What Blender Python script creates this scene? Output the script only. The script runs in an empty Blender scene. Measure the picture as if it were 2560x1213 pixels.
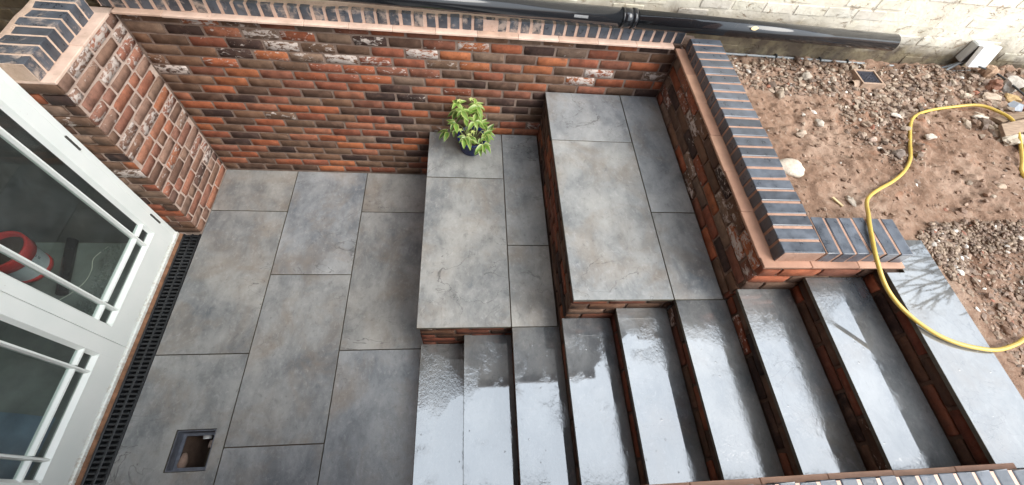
import bpy, bmesh, math, random
from mathutils import Vector, Matrix, noise as mnoise

random.seed(11)
R = math.radians
scene = bpy.context.scene
COL = scene.collection

# ------------------------------------------------------------------ camera
cam_data = bpy.data.cameras.new("camera")
cam = bpy.data.objects.new("camera", cam_data)
COL.objects.link(cam)
cam.location = (2.0738, -2.5898, 3.0741)
cam.rotation_euler = (0.5461, -0.1014, -0.0516)
cam_data.sensor_width = 36.0
cam_data.lens = 14.855
cam_data.clip_start = 0.05
cam_data.clip_end = 400
scene.camera = cam

# ------------------------------------------------------------------ sky: bright overcast
SUN_EL, SUN_AZ = R(46), R(126)          # azimuth clockwise from +Y
world = bpy.data.worlds.new("World")
scene.world = world
world.use_nodes = True
wt = world.node_tree
for n in list(wt.nodes):
    wt.nodes.remove(n)
w_out = wt.nodes.new("ShaderNodeOutputWorld")
w_bg = wt.nodes.new("ShaderNodeBackground")
w_sky = wt.nodes.new("ShaderNodeTexSky")
w_sky.sky_type = 'NISHITA'
w_sky.sun_disc = False
w_sky.sun_elevation = SUN_EL
w_sky.sun_rotation = SUN_AZ
w_sky.dust_density = 4.0
w_sky.air_density = 1.0
w_tc = wt.nodes.new("ShaderNodeTexCoord")
w_noise = wt.nodes.new("ShaderNodeTexNoise")
w_noise.inputs['Scale'].default_value = 1.6
w_noise.inputs['Detail'].default_value = 5
wt.links.new(w_tc.outputs['Generated'], w_noise.inputs['Vector'])
w_ramp = wt.nodes.new("ShaderNodeValToRGB")
w_ramp.color_ramp.elements[0].position = 0.3
w_ramp.color_ramp.elements[0].color = (8.3, 9.3, 10.3, 1)
w_ramp.color_ramp.elements[1].position = 0.72
w_ramp.color_ramp.elements[1].color = (11.8, 12.8, 13.8, 1)
wt.links.new(w_noise.outputs['Fac'], w_ramp.inputs['Fac'])
w_mix = wt.nodes.new("ShaderNodeMixRGB")
w_mix.inputs['Fac'].default_value = 0.8
wt.links.new(w_sky.outputs['Color'], w_mix.inputs['Color1'])
# overcast luminance: zenith three times the horizon
w_sep = wt.nodes.new("ShaderNodeSeparateXYZ")
wt.links.new(w_tc.outputs['Generated'], w_sep.inputs[0])
w_mr = wt.nodes.new("ShaderNodeMapRange")
w_mr.inputs[1].default_value = 0.0; w_mr.inputs[2].default_value = 1.0
w_mr.inputs[3].default_value = 0.52; w_mr.inputs[4].default_value = 1.2
wt.links.new(w_sep.outputs[2], w_mr.inputs[0])
w_mul = wt.nodes.new("ShaderNodeMixRGB")
w_mul.blend_type = 'MULTIPLY'
w_mul.inputs['Fac'].default_value = 1.0
wt.links.new(w_ramp.outputs['Color'], w_mul.inputs['Color1'])
wt.links.new(w_mr.outputs[0], w_mul.inputs['Color2'])
wt.links.new(w_mul.outputs['Color'], w_mix.inputs['Color2'])
wt.links.new(w_mix.outputs['Color'], w_bg.inputs['Color'])
w_bg.inputs['Strength'].default_value = 0.12
wt.links.new(w_bg.outputs['Background'], w_out.inputs['Surface'])

sun_data = bpy.data.lights.new("sun", 'SUN')
sun_data.energy = 1.3
sun_data.angle = R(40)
sun_data.color = (1.0, 0.96, 0.9)
sun = bpy.data.objects.new("sun", sun_data)
COL.objects.link(sun)
sd = Vector((math.sin(SUN_AZ) * math.cos(SUN_EL), math.cos(SUN_AZ) * math.cos(SUN_EL), math.sin(SUN_EL)))
sun.rotation_euler = (-sd).to_track_quat('-Z', 'Y').to_euler()
sun.location = (9, -1, 12)

scene.view_settings.view_transform = 'Standard'
scene.view_settings.look = 'None'
scene.view_settings.gamma = 1.0
scene.view_settings.exposure = 1.58
scene.view_settings.use_curve_mapping = False
scene.render.engine = 'CYCLES'
scene.cycles.max_bounces = 8
scene.cycles.transparent_max_bounces = 12

# ------------------------------------------------------------------ material helpers
class NT:
    def __init__(self, name):
        self.m = bpy.data.materials.new(name)
        self.m.use_nodes = True
        self.t = self.m.node_tree
        for n in list(self.t.nodes):
            self.t.nodes.remove(n)
        self.out = self.t.nodes.new("ShaderNodeOutputMaterial")
        self.b = self.t.nodes.new("ShaderNodeBsdfPrincipled")
        self.t.links.new(self.b.outputs[0], self.out.inputs[0])
    def n(self, kind, **kw):
        nd = self.t.nodes.new(kind)
        for k, v in kw.items():
            setattr(nd, k, v)
        return nd
    def put(self, sock, v):
        if isinstance(v, bpy.types.NodeSocket):
            self.t.links.new(v, sock)
        elif isinstance(v, (tuple, list)):
            sock.default_value = tuple(v) if len(v) == 4 or sock.type != 'RGBA' else (*v, 1)
        else:
            sock.default_value = v
    def setp(self, name, v):
        self.put(self.b.inputs[name], v)
    def pos(self):
        return self.n("ShaderNodeNewGeometry").outputs['Position']
    def vadd(self, a, b):
        v = self.n("ShaderNodeVectorMath", operation='ADD')
        self.put(v.inputs[0], a); self.put(v.inputs[1], b)
        return v.outputs[0]
    def vscale(self, a, s):
        v = self.n("ShaderNodeVectorMath", operation='MULTIPLY')
        self.put(v.inputs[0], a); v.inputs[1].default_value = s if isinstance(s, tuple) else (s, s, s)
        return v.outputs[0]
    def noise(self, vec, scale, detail=4, rough=0.55, dist=0.0):
        n = self.n("ShaderNodeTexNoise")
        self.put(n.inputs['Vector'], vec)
        n.inputs['Scale'].default_value = scale
        n.inputs['Detail'].default_value = detail
        n.inputs['Roughness'].default_value = rough
        n.inputs['Distortion'].default_value = dist
        return n.outputs['Fac']
    def voro(self, vec, scale, feature='F1', out='Distance'):
        n = self.n("ShaderNodeTexVoronoi", feature=feature)
        self.put(n.inputs['Vector'], vec)
        n.inputs['Scale'].default_value = scale
        return n.outputs[out]
    def rng(self, v, a, b, c=0.0, d=1.0):
        m = self.n("ShaderNodeMapRange")
        self.put(m.inputs[0], v)
        m.inputs[1].default_value = a; m.inputs[2].default_value = b
        m.inputs[3].default_value = c; m.inputs[4].default_value = d
        return m.outputs[0]
    def math(self, op, a, b=0.0):
        m = self.n("ShaderNodeMath", operation=op)
        self.put(m.inputs[0], a); self.put(m.inputs[1], b)
        return m.outputs[0]
    def mix(self, f, a, b, blend='MIX'):
        m = self.n("ShaderNodeMixRGB", blend_type=blend)
        self.put(m.inputs[0], f); self.put(m.inputs[1], a); self.put(m.inputs[2], b)
        return m.outputs[0]
    def ramp(self, f, stops):
        r = self.n("ShaderNodeValToRGB")
        self.put(r.inputs[0], f)
        el = r.color_ramp.elements
        while len(el) < len(stops):
            el.new(0.5)
        for e, (p, c) in zip(el, stops):
            e.position = p; e.color = (*c, 1)
        return r.outputs[0]
    def bump(self, h, strength=0.3, dist=0.01, normal=None):
        b = self.n("ShaderNodeBump")
        b.inputs['Strength'].default_value = strength if not isinstance(strength, bpy.types.NodeSocket) else 1
        if isinstance(strength, bpy.types.NodeSocket):
            self.t.links.new(strength, b.inputs['Strength'])
        b.inputs['Distance'].default_value = dist
        self.put(b.inputs['Height'], h)
        if normal is not None:
            self.t.links.new(normal, b.inputs['Normal'])
        return b.outputs[0]
    def sep(self, v):
        s = self.n("ShaderNodeSeparateXYZ")
        self.put(s.inputs[0], v)
        return s.outputs
    def objinfo(self):
        return self.n("ShaderNodeObjectInfo").outputs

M = {}

def simple(name, col, rough=0.6, metal=0.0, var=0.15, scale=14, bump=0.0, bscale=60, bdist=0.004, spec=0.5):
    k = NT(name)
    p = k.pos()
    f = k.noise(p, scale, 5)
    lo = tuple(c * (1 - var) for c in col); hi = tuple(min(1, c * (1 + var)) for c in col)
    k.setp('Base Color', k.mix(k.rng(f, .3, .7), (*lo, 1), (*hi, 1)))
    k.setp('Roughness', rough)
    k.setp('Metallic', metal)
    k.setp('Specular IOR Level', spec)
    if bump:
        k.setp('Normal', k.bump(k.noise(p, bscale, 4), bump, bdist))
    M[name] = k.m
    return k.m

# reclaimed brick: body colour and amount of paint residue come from the brick itself
def mk_brick():
    k = NT('reclaimed_brick')
    p = k.pos(); oi = k.objinfo()
    off = k.vscale(k.n("ShaderNodeCombineXYZ").outputs[0], 1.0)
    f1 = k.noise(p, 18, 6, .6)
    f2 = k.noise(p, 70, 5, .65)
    base = k.mix(k.rng(f1, .25, .75, .0, 1.0), k.mix(1.0, oi['Color'], (.62, .58, .58, 1), 'MULTIPLY'), k.mix(1.0, oi['Color'], (1.28, 1.22, 1.18, 1), 'MULTIPLY'))
    dark = k.rng(f2, .56, .72, 0, .55)
    base = k.mix(dark, base, (.035, .022, .018, 1))
    blot = k.noise(p, 9, 5, .68, .5)
    base = k.mix(k.rng(blot, .53, .72, 0, .42), base, (.225, .135, .095, 1))
    base = k.mix(k.rng(blot, .45, .31, 0, .42), base, (.085, .047, .032, 1))
    # sooty weathering clouds
    f3 = k.noise(p, 6.5, 4, .6)
    base = k.mix(k.rng(f3, .56, .76, 0, .35), base, (.07, .048, .034, 1))
    # paint / lime residue
    thr = k.math('SUBTRACT', 1.0, oi['Alpha'])
    fr = k.noise(k.vscale(p, (1, 1, 1.9)), 21, 6, .7, .6)
    mask = k.rng(k.math('SUBTRACT', fr, k.math('MULTIPLY', thr, .62)), .10, .17)
    resid = k.mix(k.noise(p, 30, 4), (.40, .32, .27, 1), (.62, .56, .52, 1))
    base = k.mix(mask, base, resid)
    k.setp('Base Color', base)
    k.setp('Roughness', .82)
    k.setp('Specular IOR Level', .3)
    h = k.math('ADD', k.math('MULTIPLY', f2, .6), k.math('MULTIPLY', mask, .35))
    k.setp('Normal', k.bump(k.math('ADD', h, k.math('MULTIPLY', f1, .8)), .75, .006))
    M['brick'] = k.m
mk_brick()

def mk_mortar(name, lo, hi):
    k = NT(name); p = k.pos()
    f = k.noise(p, 12, 6, .6); g = k.noise(p, 140, 3, .6)
    c = k.mix(k.rng(f, .3, .7), (*lo, 1), (*hi, 1))
    c = k.mix(k.rng(g, .55, .75, 0, .4), c, (*[v * .45 for v in lo], 1))
    k.setp('Base Color', c); k.setp('Roughness', .9)
    k.setp('Normal', k.bump(k.math('ADD', k.noise(p, 45, 5), k.math('MULTIPLY', g, .5)), .6, .006))
    M[name] = k.m
mk_mortar('mortar_pink', (.46, .31, .24), (.62, .45, .36))
mk_mortar('mortar_brown', (.12, .076, .055), (.25, .17, .13))
mk_mortar('mortar_pale', (.36, .265, .215), (.54, .42, .35))
mk_mortar('mortar_tan', (.27, .155, .105), (.38, .235, .17))
mk_mortar('mortar_wall', (.15, .102, .080), (.275, .20, .158))
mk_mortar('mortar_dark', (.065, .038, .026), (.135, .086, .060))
mk_mortar('haunch', (.48, .34, .25), (.66, .50, .39))

def mk_creasing():
    k = NT('creasing'); p = k.pos(); oi = k.objinfo()
    f = k.noise(p, 9, 6, .6); g = k.noise(p, 50, 4)
    c = k.mix(1.0, oi['Color'], k.mix(k.rng(f, .3, .7), (.78, .76, .74, 1), (1.15, 1.15, 1.15, 1)), 'MULTIPLY')
    c = k.mix(k.rng(g, .6, .8, 0, .4), c, (.25, .14, .09, 1))
    k.setp('Base Color', c); k.setp('Roughness', .75)
    k.setp('Normal', k.bump(g, .3, .004))
    M['creasing'] = k.m
mk_creasing()

def mk_blue_brick():
    k = NT('blue_brick'); p = k.pos(); oi = k.objinfo()
    f = k.noise(p, 16, 6, .62); g = k.noise(p, 60, 4, .6)
    c = k.mix(k.rng(f, .3, .7), (.036, .042, .052, 1), (.088, .100, .120, 1))
    c = k.mix(1.0, c, oi['Color'], 'MULTIPLY')
    fr = k.noise(k.vscale(p, (1, 1, 1)), 14, 6, .7, .5)
    thr = k.math('SUBTRACT', 1.0, oi['Alpha'])
    mask = k.rng(k.math('SUBTRACT', fr, k.math('MULTIPLY', thr, .62)), .10, .24)
    c = k.mix(k.math('MULTIPLY', mask, .8), c, (.45, .36, .30, 1))
    k.setp('Base Color', c)
    k.setp('Roughness', k.rng(f, .3, .7, .22, .48))
    k.setp('Specular IOR Level', .55)
    rp = k.noise(p, 85, 3, .6)
    k.setp('Normal', k.bump(k.math('ADD', k.math('MULTIPLY', g, .5), rp), .22, .004))
    M['blue_brick'] = k.m
mk_blue_brick()

# porcelain paving, stone print; wet = film of rain water on it
def mk_slab(name, wet, tone=1.0, calm=0.0):
    k = NT(name); pos = k.pos(); oi = k.objinfo()
    comb = k.n("ShaderNodeCombineXYZ")
    k.put(comb.inputs[0], k.math('MULTIPLY', oi['Random'], 37.0))
    k.put(comb.inputs[1], k.math('MULTIPLY', oi['Random'], 91.0))
    p = k.vadd(pos, comb.outputs[0])
    big = k.noise(p, 1.9, 5, .55, .5)
    mid = k.noise(k.vscale(p, (1.3, .7, 1)), 6.0, 9, .72, .35)
    fine = k.noise(k.vscale(p, (1.0, .75, 1)), 34, 7, .74, .5)
    c = k.ramp(k.rng(big, .28, .72), [(0, (.074, .086, .102)), (.40, (.152, .159, .164)), (1, (.290, .284, .270))])
    c = k.mix(k.rng(mid, .42, .64, 0, .75), c, k.mix(.5, c, (.36, .36, .35, 1)))
    c = k.mix(k.rng(mid, .46, .30, 0, .35), c, (.080, .082, .086, 1))
    c = k.mix(1.0, c, k.ramp(oi['Random'], [(0, (.97, 1.0, 1.035)), (.5, (1.02, 1.02, 1.0)), (1, (1.06, 1.02, .955))]), 'MULTIPLY')
    warm = k.rng(k.noise(p, 2.7, 6, .66, .5), .49, .69, 0, .64)
    c = k.mix(warm, c, (.185, .150, .116, 1))
    # fine scuffed grain
    c = k.mix(k.rng(fine, .54, .70, 0, .5), c, (.36, .355, .345, 1))
    c = k.mix(k.rng(fine, .44, .30, 0, .5), c, (.07, .07, .072, 1))
    # hairline veins in the print
    vn = k.noise(k.vscale(p, (1, 1.4, 1)), 2.3, 5, .55, 1.2)
    vein = k.rng(k.math('ABSOLUTE', k.math('SUBTRACT', vn, .5)), .0, .008, 1, 0)
    vm = k.math('MULTIPLY', vein, k.rng(k.noise(p, 1.1, 2), .50, .62))
    c = k.mix(k.math('MULTIPLY', vm, .75), c, (.05, .048, .046, 1))
    if tone != 1.0:
        c = k.mix(1.0, c, (tone, tone, tone, 1), 'MULTIPLY')
    k.setp('Base Color', c)
    cleft = k.noise(k.vscale(p, (1, .8, 1)), 11, 8, .66, .6)
    if wet:
        # film thickness: smooth where water lies, broken where the surface pokes out
        film = k.noise(pos, 3.4, 5, .6, .5)
        broken = k.rng(k.math('ADD', film, k.math('MULTIPLY', oi['Random'], .10)), .49 + calm, .62 + calm)
        k.setp('Roughness', k.rng(broken, 0, 1, .025, .16))
        rip = k.noise(k.vscale(pos, (1.0, .8, 1)), 62, 4, .6, .6)
        st = k.math('ADD', k.math('MULTIPLY', broken, .30), .006)
        n1 = k.bump(rip, st, .004)
        # pits left by drops
        vd = k.voro(pos, 34)
        vc = k.voro(pos, 34, out='Color')
        pit = k.math('MULTIPLY', k.rng(vd, .10, .16, 1, 0), k.rng(k.sep(vc)[0], .88, .9))
        k.setp('Normal', k.bump(pit, .25, .004, n1))
        k.setp('IOR', 2.35)
        k.setp('Specular IOR Level', .5)
    else:
        k.setp('Roughness', k.rng(mid, .3, .7, .30, .46))
        k.setp('Specular IOR Level', .6)
        hh = k.math('ADD', k.math('MULTIPLY', cleft, 1.0), k.math('MULTIPLY', fine, .25))
        k.setp('Normal', k.bump(hh, .34, .009))
    M[name] = k.m
mk_slab('slab', False)
mk_slab('slab_wet', True, .64)
mk_slab('slab_pool', True, .60, .12)

def mk_painted():
    k = NT('painted_brick'); p = k.pos(); oi = k.objinfo()
    s = k.sep(p)
    f = k.noise(p, 7, 6, .6); g = k.noise(p, 40, 6, .65)
    c = k.mix(k.rng(f, .3, .7), (.60, .56, .46, 1), (.80, .77, .68, 1))
    # flaked paint showing old brick
    flake = k.rng(k.noise(k.vscale(p, (1, 1, 1.5)), 13, 8, .76, .8), .575, .625)
    c = k.mix(k.math('MULTIPLY', flake, .75), c, (.34, .25, .17, 1))
    # rising damp at the foot of the wall: brown then algae green
    zz = k.math('ADD', s[2], k.math('MULTIPLY', k.math('SUBTRACT', k.noise(p, 3.4, 5, .6), .5), .34))
    damp_shade = k.math('MULTIPLY', k.rng(zz, 1.40, 1.56, 1, 0), k.rng(s[0], .5, 1.5))
    xl = k.rng(k.math('ADD', s[0], k.math('MULTIPLY', k.noise(p, 2.0, 3), .6)), 3.7, 5.4, .9, 0)
    damp_shade = k.math('MINIMUM', k.math('ADD', damp_shade, k.math('MULTIPLY', xl, k.rng(zz, 1.72, 1.50))), 1.0)
    dc = k.mix(k.rng(k.noise(p, 9, 5), .4, .62), (.050, .030, .016, 1), (.155, .122, .066, 1))
    c = k.mix(k.math('MULTIPLY', damp_shade, .92), c, dc)
    c = k.mix(1.0, c, oi['Color'], 'MULTIPLY')
    k.setp('Base Color', c); k.setp('Roughness', .85); k.setp('Specular IOR Level', .25)
    k.setp('Normal', k.bump(k.math('ADD', k.math('ADD', g, k.math('MULTIPLY', f, 1.2)), k.math('MULTIPLY', flake, -.7)), .62, .008))
    M['painted'] = k.m
mk_painted()

def mk_soil():
    k = NT('soil'); p = k.pos()
    f = k.noise(p, 2.2, 6, .6, .3); g = k.noise(p, 22, 8, .72); h = k.noise(p, 120, 4, .6)
    c = k.ramp(k.rng(f, .28, .72), [(0, (.140, .076, .046)), (.5, (.232, .142, .094)), (1, (.335, .232, .168))])
    c = k.mix(k.rng(g, .5, .75, 0, .6), c, (.37, .29, .22, 1))
    c = k.mix(k.rng(g, .47, .30, 0, .8), c, (.085, .052, .035, 1))  # hollows of the relief darkened, crevice shade put into the colour
    red = k.rng(k.noise(p, 4.4, 4, .6, .4), .60, .70, 0, .55)
    c = k.mix(red, c, (.29, .125, .065, 1))
    k.setp('Base Color', c)
    k.setp('Roughness', k.rng(f, .3, .7, .95, .70))
    k.setp('Specular IOR Level', .3)
    k.setp('Normal', k.bump(k.math('ADD', k.math('MULTIPLY', g, 1.0), k.math('MULTIPLY', h, .35)), .85, .016))
    M['soil'] = k.m
mk_soil()

def mk_gravel():
    k = NT('gravel'); p = k.pos()
    a = k.n("ShaderNodeVertexColor", layer_name="tint").outputs['Color']
    g = k.noise(p, 55, 5, .65)
    c = k.mix(k.rng(g, .35, .7), k.mix(1.0, a, (.68, .66, .64, 1), 'MULTIPLY'), a)
    k.setp('Base Color', c); k.setp('Roughness', .72)
    k.setp('Normal', k.bump(k.noise(p, 90, 4), .4, .004))
    M['gravel'] = k.m
mk_gravel()

def mk_rock():
    k = NT('rock'); p = k.pos(); oi = k.objinfo()
    f = k.noise(p, 16, 6, .65); g = k.noise(p, 75, 5, .6)
    c = k.mix(1.0, oi['Color'], k.mix(k.rng(f, .3, .7), (.62, .60, .58, 1), (1.2, 1.2, 1.2, 1)), 'MULTIPLY')
    c = k.mix(k.rng(g, .58, .75, 0, .5), c, (.10, .07, .05, 1))
    k.setp('Base Color', c); k.setp('Roughness', .85)
    k.setp('Normal', k.bump(k.math('ADD', f, k.math('MULTIPLY', g, .5)), .7, .012))
    M['rock'] = k.m
mk_rock()

def mk_timber():
    k = NT('timber'); p = k.pos()
    w = k.noise(k.vscale(p, (4, 40, 40)), 2.0, 6, .6, .4)
    c = k.mix(k.rng(w, .3, .7), (.13, .082, .05, 1), (.29, .205, .135, 1))
    k.setp('Base Color', c); k.setp('Roughness', .8); k.setp('Normal', k.bump(w, .3, .004))
    M['timber'] = k.m
mk_timber()

def mk_white_paint():
    k = NT('white_paint'); p = k.pos()
    f = k.noise(p, 5, 5); d = k.noise(p, 60, 4, .7)
    c = k.mix(k.rng(f, .3, .7), (.73, .775, .745, 1), (.79, .82, .79, 1))
    c = k.mix(k.rng(d, .70, .74, 0, .6), c, (.34, .28, .22, 1))
    low = k.rng(k.math('ADD', k.sep(p)[2], k.math('MULTIPLY', k.noise(p, 14, 4), .10)), .055, .10, .7, 0)
    c = k.mix(k.math('MULTIPLY', low, k.rng(d, .42, .55)), c, (.42, .33, .24, 1))
    k.setp('Base Color', c); k.setp('Roughness', .38)
    k.setp('Normal', k.bump(k.noise(p, 30, 3), .05, .003))
    M['white_paint'] = k.m
mk_white_paint()

def mk_glass():
    k = NT('glass')
    k.t.nodes.remove(k.b)
    tr = k.n("ShaderNodeBsdfTransparent"); tr.inputs[0].default_value = (.86, .91, .89, 1)
    gl = k.n("ShaderNodeBsdfGlossy"); gl.inputs['Roughness'].default_value = .01
    fr = k.n("ShaderNodeFresnel"); fr.inputs[0].default_value = 1.6
    dust = k.n("ShaderNodeBsdfDiffuse"); dust.inputs[0].default_value = (.55, .58, .58, 1)  # dust film, also painting pale reflections into the panes
    mx = k.n("ShaderNodeMixShader")
    bf = k.n('ShaderNodeNewGeometry').outputs['Backfacing']
    k.put(mx.inputs[0], k.math('MULTIPLY', fr.outputs[0], k.math('SUBTRACT', 1.0, bf)))
    k.t.links.new(tr.outputs[0], mx.inputs[1]); k.t.links.new(gl.outputs[0], mx.inputs[2])
    m2 = k.n("ShaderNodeMixShader")
    p = k.pos()
    k.put(m2.inputs[0], k.rng(k.noise(p, 3.2, 6, .65, .4), .42, .75, .004, .040))
    k.t.links.new(mx.outputs[0], m2.inputs[1]); k.t.links.new(dust.outputs[0], m2.inputs[2])
    k.t.links.new(m2.outputs[0], k.out.inputs[0])
    M['glass'] = k.m
mk_glass()

def mk_black_pipe():
    k = NT('black_plastic'); p = k.pos()
    d = k.rng(k.noise(p, 26, 6, .7), .60, .76, 0, .4)
    up = k.sep(k.n("ShaderNodeNewGeometry").outputs['Normal'])[2]
    c = k.mix(k.math('MULTIPLY', d, k.rng(up, .3, .9)), (.012, .013, .015, 1), (.16, .14, .11, 1))
    k.setp('Base Color', c)
    k.setp('Roughness', k.rng(k.noise(p, 9, 4), .3, .7, .05, .11))
    k.setp('IOR', 1.5)
    M['black_plastic'] = k.m
mk_black_pipe()

def mk_hose():
    k = NT('hose')
    uv = k.n("ShaderNodeUVMap").outputs[0]
    u = k.sep(uv)[0]
    st = k.rng(k.math('ABSOLUTE', k.math('SUBTRACT', k.math('FRACT', k.math('MULTIPLY', u, 3.0)), .5)), .06, .10, 1, 0)
    p = k.pos()
    c = k.mix(k.noise(p, 24, 5), (.46, .31, .045, 1), (.60, .43, .09, 1))
    c = k.mix(k.math('MULTIPLY', st, .6), c, (.30, .17, .02, 1))
    c = k.mix(k.rng(k.noise(p, 40, 4), .58, .74, 0, .45), c, (.33, .22, .11, 1))
    k.setp('Base Color', c); k.setp('Roughness', .4)
    M['hose'] = k.m
mk_hose()

def mk_leaf():
    k = NT('leaf'); oi = k.objinfo(); p = k.pos()
    f = k.noise(p, 45, 4)
    c = k.mix(1.0, oi['Color'], k.mix(f, (.75, .8, .7, 1), (1.25, 1.2, 1.2, 1)), 'MULTIPLY')
    ed = k.sep(k.n('ShaderNodeVertexColor', layer_name='edge').outputs['Color'])[0]
    c = k.mix(k.rng(ed, .35, 1.0, 0, .85), c, (.52, .53, .20, 1))
    k.setp('Base Color', c); k.setp('Roughness', .38)
    k.b.inputs['Subsurface Weight'].default_value = 0.0
    t = k.n("ShaderNodeBsdfTranslucent"); k.put(t.inputs[0], k.mix(1.0, c, (1.3, 1.5, .6, 1), 'MULTIPLY'))
    mx = k.n("ShaderNodeMixShader"); mx.inputs[0].default_value = .28
    k.t.links.new(k.b.outputs[0], mx.inputs[1]); k.t.links.new(t.outputs[0], mx.inputs[2])
    k.t.links.new(mx.outputs[0], k.out.inputs[0])
    M['leaf'] = k.m
mk_leaf()

simple('pot_glaze', (.008, .022, .12), .16, var=.35, scale=20)
simple('pot_soil', (.05, .032, .022), .95, bump=.6)
simple('stem', (.20, .24, .09), .6, var=.3)
simple('grate', (.013, .014, .016), .33, var=.4, scale=40)
simple('channel', (.008, .008, .009), .5)
simple('galvanised', (.15, .16, .185), .45, metal=.6, var=.25, scale=30)
simple('grey_plastic', (.22, .235, .24), .45, var=.15)
simple('dark_cable', (.03, .033, .035), .45)
simple('box_white', (.78, .80, .80), .35, var=.05)
simple('box_grey', (.42, .43, .41), .4, var=.1)
simple('clay', (.34, .235, .165), .75, var=.25, bump=.3)
simple('iron', (.05, .052, .07), .45, metal=.3, var=.3)
simple('concrete_floor', (.15, .16, .148), .75, var=.3, scale=5, bump=.2)
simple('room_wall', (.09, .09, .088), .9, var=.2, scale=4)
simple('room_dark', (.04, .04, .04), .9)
simple('bucket_red', (.50, .03, .028), .4, var=.2)
simple('bucket_white', (.60, .60, .64), .45, var=.1)
simple('print_grey', (.16, .16, .18), .6)
simple('blue_sheet', (.12, .17, .23), .45, var=.35, scale=5, bump=.5, bscale=9, bdist=.03)
simple('wet_mud', (.10, .078, .055), .22, var=.3)
simple('dirt_red', (.20, .10, .055), .9, var=.45, scale=25, bump=.7, bscale=60)
simple('roof_tile', (.10, .07, .06), .8, var=.3)
simple('house_brick', (.22, .10, .065), .85, var=.3, scale=9, bump=.3)
simple('dark_render', (.085, .080, .074), .9, var=.2, scale=6)
simple('bark', (.07, .055, .045), .9, var=.3)
simple('hinge', (.12, .12, .11), .4, metal=.7)
simple('slab_edge', (.075, .068, .048), .5, var=.3, scale=40)
simple('sticker', (.20, .20, .20), .5, var=.2, scale=120)
simple('dead_leaf', (.16, .09, .05), .7, var=.3)
simple('straw', (.52, .40, .22), .7, var=.2)
simple('sheet_grey', (.20, .22, .25), .35, var=.3)
simple('string', (.5, .48, .42), .8)

# ------------------------------------------------------------------ geometry helpers
def link(o, parent=None):
    COL.objects.link(o)
    if parent is not None:
        o.parent = parent
    return o

def me(name, verts, faces, mat, smooth=False):
    m = bpy.data.meshes.new(name)
    m.from_pydata([tuple(v) for v in verts], [], faces)
    m.update()
    if mat is not None:
        for x in (mat if isinstance(mat, (list, tuple)) else [mat]):
            m.materials.append(x)
    if smooth:
        for p in m.polygons:
            p.use_smooth = True
    return m

def ob(name, mesh, parent=None, loc=(0, 0, 0), rot=(0, 0, 0), scl=(1, 1, 1), color=None):
    """loc is in world space; parents are unrotated empties or meshes at their own place"""
    o = bpy.data.objects.new(name, mesh)
    link(o, parent)
    if parent is not None:
        pw = Vector(parent["_w"])
        o.location = Vector(loc) - pw
    else:
        o.location = loc
    o.rotation_euler = rot
    o.scale = scl
    o["_w"] = tuple(loc)
    if color is not None:
        o.color = color if len(color) == 4 else (*color, 0.0)
    return o

def thing(name, label, cat, loc=(0, 0, 0), group=None, kind=None):
    o = bpy.data.objects.new(name, None)
    o.empty_display_size = .1
    link(o)
    o.location = loc
    o["_w"] = tuple(loc)
    tag(o, label, cat, group, kind)
    return o

def tag(o, label=None, cat=None, group=None, kind=None):
    if label: o["label"] = label
    if cat: o["category"] = cat
    if group: o["group"] = group
    if kind: o["kind"] = kind
    return o

def bm_mesh(name, bm, mat, smooth=False):
    m = bpy.data.meshes.new(name)
    bm.normal_update()
    bm.to_mesh(m)
    bm.free()
    for x in (mat if isinstance(mat, (list, tuple)) else [mat]):
        m.materials.append(x)
    if smooth:
        for p in m.polygons:
            p.use_smooth = True
    return m

def box_bm(x0, x1, y0, y1, z0, z1, bevel=0.0, bm=None, seg=1):
    b = bm or bmesh.new()
    r = bmesh.ops.create_cube(b, size=1)
    vs = r['verts']
    for v in vs:
        v.co = Vector(((x0 + x1) / 2 + v.co.x * (x1 - x0), (y0 + y1) / 2 + v.co.y * (y1 - y0), (z0 + z1) / 2 + v.co.z * (z1 - z0)))
    if bevel > 0:
        es = list({e for v in vs for e in v.link_edges})
        bmesh.ops.bevel(b, geom=es, offset=bevel, segments=seg, affect='EDGES', profile=.6)
    return b

def boxob(name, x0, x1, y0, y1, z0, z1, mat, parent=None, bevel=0.0, color=None):
    """box in world extents, its origin at the middle of its base"""
    c = ((x0 + x1) / 2, (y0 + y1) / 2, min(z0, z1))
    b = box_bm(x0 - c[0], x1 - c[0], y0 - c[1], y1 - c[1], z0 - c[2], z1 - c[2], bevel)
    return ob(name, bm_mesh(name, b, mat), parent, c, color=color)

def prism(name, pts, z0, z1, mat, parent=None, bevel=0.0, hole=None, edge_mat=None):
    """flat polygon slab (counter clockwise) with optional rectangular hole"""
    cx = sum(p[0] for p in pts) / len(pts); cy = sum(p[1] for p in pts) / len(pts)
    b = bmesh.new()
    def loop(ps, z):
        return [b.verts.new((x - cx, y - cy, z - z0)) for x, y in ps]
    top = loop(pts, z1); bot = loop(pts, z0)
    n = len(pts)
    if hole is None:
        b.faces.new(top); b.faces.new(bot[::-1])
    else:
        ht = loop(hole, z1); hb = loop(hole, z0)
        for i in range(4):
            j = (i + 1) % 4
            b.faces.new([top[i], top[j], ht[j], ht[i]])
            b.faces.new([bot[j], bot[i], hb[i], hb[j]])
            b.faces.new([ht[i], ht[j], hb[j], hb[i]])
    for i in range(n):
        j = (i + 1) % n
        b.faces.new([bot[i], bot[j], top[j], top[i]])
    mats = [mat] + ([edge_mat] if edge_mat else [])
    m = bm_mesh(name, b, mats)
    if edge_mat:
        for p in m.polygons:
            if abs(p.normal.z) < .5:
                p.material_index = 1
    o = ob(name, m, parent, (cx, cy, z0))
    if bevel:
        md = o.modifiers.new("bevel", 'BEVEL'); md.width = bevel; md.segments = 1; md.limit_method = 'ANGLE'
    return o

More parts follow.
